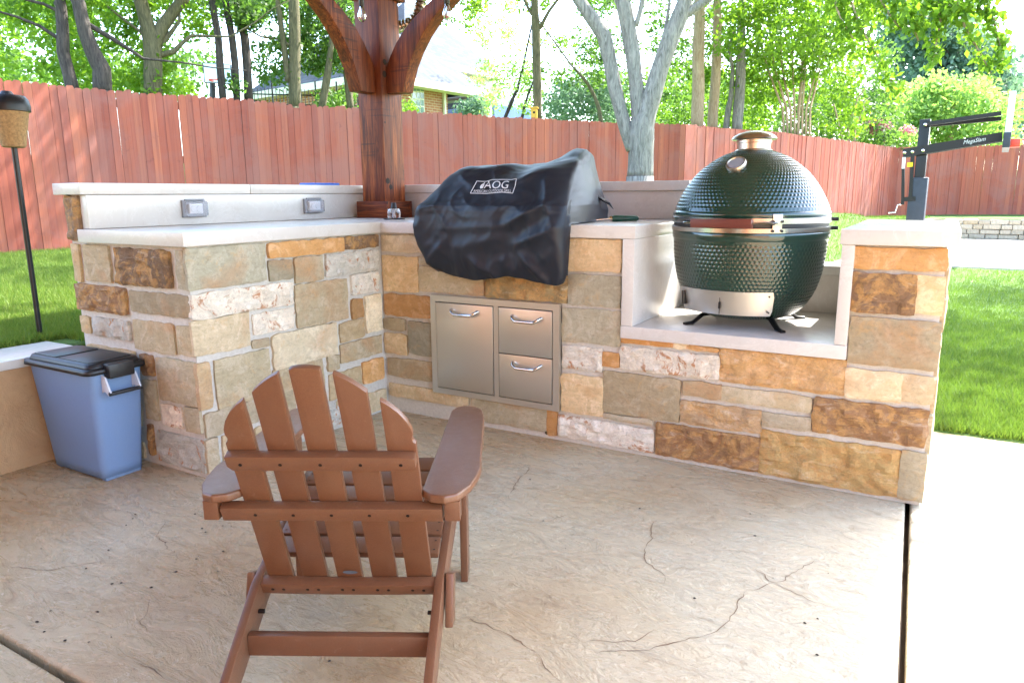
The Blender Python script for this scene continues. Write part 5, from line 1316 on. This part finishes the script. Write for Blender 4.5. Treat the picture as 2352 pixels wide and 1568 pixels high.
# right-hand group
tree('straight_tree', 'thicker straight brown trunk behind the short fence return', 17.0, [(1604, 292, 27), (1604, 220, 26), (1604, 150, 25), (1606, 60, 23), (1607, 0, 22)], 'bark_tan', 'leaf_mid', [], [(1400, 1600, 60, 285, 19, 23, 46), (1540, 1640, -60, 60, 17.5, 20, 16), (1340, 1560, -50, 70, 18, 22, 20)], 10, rad_=.42, size=.11)
tree('straight_tree', 'thinner straight brown trunk standing above the fence jog', 17.6, [(1638, 298, 22), (1640, 240, 21), (1643, 180, 20), (1646, 100, 18), (1648, 0, 17)], 'bark_tan', 'leaf_bright', [], [(1500, 1660, 150, 290, 20, 24, 30), (1600, 1700, 20, 200, 18, 20, 20)], 10, rad_=.42, size=.11)
tree('straight_tree', 'grey trunk nearest the clump of pale stems', 18.0, [(1695, 302, 22), (1697, 240, 22), (1699, 170, 20), (1702, 80, 18)], 'bark_grey', 'leaf_bright', [[(1668, 300, 14), (1672, 260, 13), (1680, 215, 11)]], [(1640, 1760, 160, 300, 20, 24, 26)], 8, rad_=.42, size=.11)
ms = [[(1800 + i * 8.5, 310, 5.5), (1798 + i * 9, 250, 5), (1770 + i * 17 + RND.uniform(-8, 8), 160, 4), (1740 + i * 26, 70, 3)] for i in range(8)]
tree('multistem_tree', 'bright green multi-stemmed tree with pale stems fanning above the fence', 18.6, [(1832, 315, 6), (1836, 250, 6), (1845, 150, 5), (1850, 60, 3)], 'bark_tan', 'leaf_bright', ms, [(1655, 1990, -70, 130, 16, 20, 130), (1700, 1960, 100, 215, 18, 21, 44), (1690, 1790, 180, 290, 19, 21, 12), (1880, 1990, 190, 300, 20, 23, 20)], 12, rad_=.5, size=.12, per=80, ext=1.0)
tree('small_tree', 'small tree of thin twisting stems beside the pink blossoms', 21.5, [(1950, 335, 6), (1948, 300, 6), (1958, 265, 5), (1970, 225, 3)], 'bark_tan', 'leaf_mid', [[(1962, 330, 4), (1965, 290, 4), (1985, 250, 3)], [(1935, 325, 4), (1925, 280, 4), (1915, 240, 3)]], [(1890, 2060, 120, 330, 22.5, 26, 70)], 4, rad_=.5, size=.12, ext=.6)
tree('blossom_shrub', 'shrub with pink blossom clusters just above the fence', 24.5, [(2030, 345, 5), (2030, 320, 5), (2032, 300, 3)], 'bark_tan', 'leaf_light', [], [(1960, 2120, 300, 345, 24.3, 26, 30)], 0, rad_=.45, size=.12, ext=.3)
bs_ = [o for o in bpy.data.objects if o.name == 'blossom_shrub'][0]
leaf_mesh('blossom', [at(u, v, 24.1) for u, v in ((1992, 292), (1998, 285), (2005, 297), (2016, 287), (2028, 282), (2034, 290), (2082, 297), (2089, 301), (2012, 300), (2022, 294))], .2, 90, .08, M['petal'], bs_)
tree('rounded_tree', 'light green rounded tree behind the hoop arm', 27.0, [(2180, 345, 10), (2185, 300, 9), (2190, 250, 7)], 'bark_tan', 'leaf_light', [], [(2060, 2340, 235, 345, 26, 29, 80), (2090, 2260, 190, 250, 26.5, 29, 40)], 0, rad_=.65, size=.16, per=90, ext=.5)
tree('dark_tree', 'large dark blue-green evergreen tree beyond the hoop', 33.0, [(2180, 300, 22), (2175, 200, 20), (2165, 100, 16)], 'bark_dark', 'leaf_dark', [], [(2030, 2150, 20, 250, 32, 38, 90), (2140, 2240, 60, 250, 32, 37, 80), (2230, 2300, 110, 270, 32, 36, 50), (2290, 2345, 190, 330, 32, 36, 34), (2060, 2190, -80, 60, 33, 38, 50)], 0, rad_=.9, size=.22, per=110, ext=1.0)
# drooping sprays of a near tree overhanging from above the lawn
ov = empty('overhanging_tree', (6.4, 6.4, 0), label='near tree with drooping leaf sprays hanging in front of the dark evergreen', cat='tree')
V, F = [], []
tube_geo([Vector((6.4, 6.4, -.1)), Vector((6.35, 6.4, 1.5)), Vector((6.2, 6.4, 3.2)), Vector((5.5, 6.6, 4.3)), Vector((4.5, 6.9, 4.9)), Vector((3.3, 7.2, 5.0))], [.2, .16, .14, .1, .06, .03], 10, True, V, F)
sp = []
for pts in ([(1940, -40), (1975, 60), (2010, 120), (2040, 170), (2060, 225)], [(2150, -30), (2160, 50), (2150, 100), (2142, 150)], [(2190, -30), (2215, 60), (2250, 120), (2278, 172)], [(2260, -20), (2285, 60), (2300, 120), (2305, 150)], [(2060, -40), (2090, 40), (2110, 95)], [(1900, -40), (1930, 40), (1960, 90)], [(2000, -40), (2040, 30), (2070, 70)], [(2230, -40), (2250, 20), (2290, 50)]):
    P = [at(u, v, 9.6) for u, v in pts]; tube_geo(P, [.014 - .0025 * k for k in range(len(P))], 5, True, V, F)
    tube_geo([Vector((4.2, 6.95, 4.93)), P[0] + Vector((0, 0, .3)), P[0]], [.03, .02, .014], 6, True, V, F)
    for a, b in zip(P, P[1:]):
        for k in range(9): sp.append(a.lerp(b, k / 9))
me_obj('trunk', V, F, M['bark_tan'], ov, True)
leaf_mesh('crown', sp, .12, 8, .085, M['leaf_bright'], ov, 1.0, 1.2)
cc = zone(1880, 2250, -60, 40, 9.2, 10.4, 26)
leaf_mesh('crown', cc, .3, 60, .09, M['leaf_bright'], ov, .8, .6)
cc = []
while len(cc) < 60:
    x, y, z = RND.uniform(-2.3, 2.3), RND.uniform(-5, 5), RND.uniform(-1.2, 1.6)
    if (x / 2.3) ** 2 + (y / 5) ** 2 + (z / 1.6) ** 2 < 1 and 5.6 + x - 2.62 > .1 * (9.2 + y + 3.03) + .5: cc.append(Vector((5.6 + x, 9.2 + y, 6.2 + z)))
leaf_mesh('crown', cc, .6, 60, .17, M['leaf_bright'], ov, .8, .4)  # unseen extra crown above the view, added to dapple the lawn with shade
# dark bushes left of the forked tree, bush by the brick window
bu = empty('bush', at(1310, 290, 19) - Vector((0, 0, 1)), label='dark teal bush above the fence under the thin curved trunk', cat='bush')
leaf_mesh('foliage', zone(1255, 1410, 190, 285, 19, 21.5, 60), .5, 80, .12, M['leaf_dark'], bu)
bu2 = empty('bush', at(940, 262, 21) - Vector((0, 0, 1)), label='round green bush under the brick house window', cat='bush')
leaf_mesh('foliage', zone(928, 948, 238, 268, 20.3, 21, 9), .28, 70, .08, M['leaf_bright'], bu2)
bu3 = empty('bush', at(1085, 262, 22) - Vector((0, 0, 1)), label='dark arching shrub in front of the porch', cat='bush')
leaf_mesh('foliage', zone(1062, 1112, 225, 268, 21.5, 22.5, 12), .35, 70, .12, M['leaf_dark'], bu3)
# far wood closing the view
fw = leaf_mesh('far_wood', zone(-100, 480, 120, 215, 26, 34, 60) + zone(1380, 1760, 180, 290, 26, 36, 110) + zone(1750, 2060, 200, 320, 28, 36, 50) + zone(-140, 200, -80, 60, 24, 30, 40) + zone(440, 860, -80, 30, 24, 32, 36), .9, 80, .2, M['leaf_mid'], None)
tag(fw, 'hazy green wood far behind the fences', 'woods', kind='stuff')
# birdhouse on the straight trunk
bh = at(1227, 263, 14.98)
bd = empty('birdhouse', (bh.x, bh.y, bh.z - .12), label='small yellow wooden birdhouse fixed to the straight trunk', cat='birdhouse')
ym = plain('yellow_wood', (214, 168, 62), .7)
m = Matrix.Translation(bh) @ Matrix.Rotation(YAW * -1 - .1, 4, 'Z')
box('body', (-.06, -.06, -.12), (.06, .08, .11), ym, bd, .004, mtx=m); box('roof', (-.08, -.09, .11), (.08, .1, .135), ym, bd, .004, mtx=m)
lathe('hole', [(.022, 0), (.0001, .001)], m @ Vector((0, -.061, .03)), M['joint'], bd, 14, axis=(m.to_3x3() @ Vector((0, -1, 0))))

# -------- lawn blades where the lawn is near enough to show them
def blades(n, fn, size, wid):
    pos = []
    while len(pos) < n:
        p = fn()
        if p: pos.append(p)
    p = np.array(pos); n = len(p)
    a = NPR.uniform(0, 2 * math.pi, n); h = size * NPR.uniform(.55, 1.3, n); t = NPR.normal(size=(n, 2)) * (h * .45)[:, None]
    w = wid * NPR.uniform(.6, 1.3, n)
    dx, dy = np.cos(a) * w, np.sin(a) * w
    V = np.stack([np.stack([p[:, 0] - dx, p[:, 1] - dy, p[:, 2] - .01], -1), np.stack([p[:, 0] + dx, p[:, 1] + dy, p[:, 2] - .01], -1), np.stack([p[:, 0] + t[:, 0], p[:, 1] + t[:, 1], p[:, 2] + h], -1)], 1).reshape(-1, 3)
    return V
def g_left():
    u, v = RND.uniform(-30, 190), RND.uniform(565, 840); q = ray(u, v); z = .53; t = (z - EYE.z) / q.z; x, y = EYE.x + q.x * t, EYE.y + q.y * t
    x += RND.uniform(-.1, .1); y += RND.uniform(-.1, .1)
    if x > -.9 or x < -6.4: return None
    if x > -1.14 and y < -1.1: return None
    return (x, y, hgt(x, y))
def g_right():
    u, v = RND.uniform(2100, 2420), 600 + 420 * RND.random() ** 1.0; q = ray(u, v); t = (.0 - EYE.z) / q.z; x, y = EYE.x + q.x * t, EYE.y + q.y * t
    x += RND.uniform(-.05, .05); y += RND.uniform(-.1, .1)
    if y < 1.06 or y > 10.1: return None
    return (x, y, hgt(x, y))
def g_far():
    x, y = RND.uniform(-1.2, 2.4), RND.uniform(9.5, 19.5)
    if x > lerp(1.0, 2.1, (y - 10.3) / 7.9) and y > 10.2: return None
    return (x, y, hgt(x, y))
V = np.concatenate([blades(42000, g_left, .042, .0032), blades(52000, g_right, .045, .0034), blades(14000, g_far, .06, .008)])
n = len(V) // 3
me = bpy.data.meshes.new('grass'); me.vertices.add(3 * n); me.vertices.foreach_set('co', V.ravel()); me.loops.add(3 * n); me.loops.foreach_set('vertex_index', np.arange(3 * n, dtype=np.int32))
me.polygons.add(n); me.polygons.foreach_set('loop_start', np.arange(0, 3 * n, 3, dtype=np.int32)); me.update(calc_edges=True); me.materials.append(M['blade'])
at_ = me.attributes.new('shade', 'FLOAT', 'FACE'); at_.data.foreach_set('value', NPR.random(n).astype(np.float32))
go = bpy.data.objects.new('grass', me); COL.objects.link(go); tag(go, 'short green lawn grass', 'grass', kind='stuff')

# -------- crumbs of soil and leaf bits on the patio
vv, ff = [], []
for k in range(70):
    x, y = RND.uniform(-.7, 2.5), RND.uniform(-2.15, -.15)
    if RND.random() < .4: x, y = fl(RND.uniform(60, 560), RND.uniform(1130, 1500))
    r = RND.uniform(.0018, .006); b = len(vv); n = 5
    vv += [(x + r * RND.uniform(.6, 1.4) * math.cos(6.283 * i / n), y + r * RND.uniform(.5, 1.2) * math.sin(6.283 * i / n), .0015) for i in range(n)] + [(x, y, .0015 + r * .6)]
    ff += [(b + i, b + (i + 1) % n, b + n) for i in range(n)]
db = me_obj('debris', vv, ff, M['joint']); tag(db, 'dark crumbs of soil and leaf scattered on the patio', 'debris', kind='stuff')
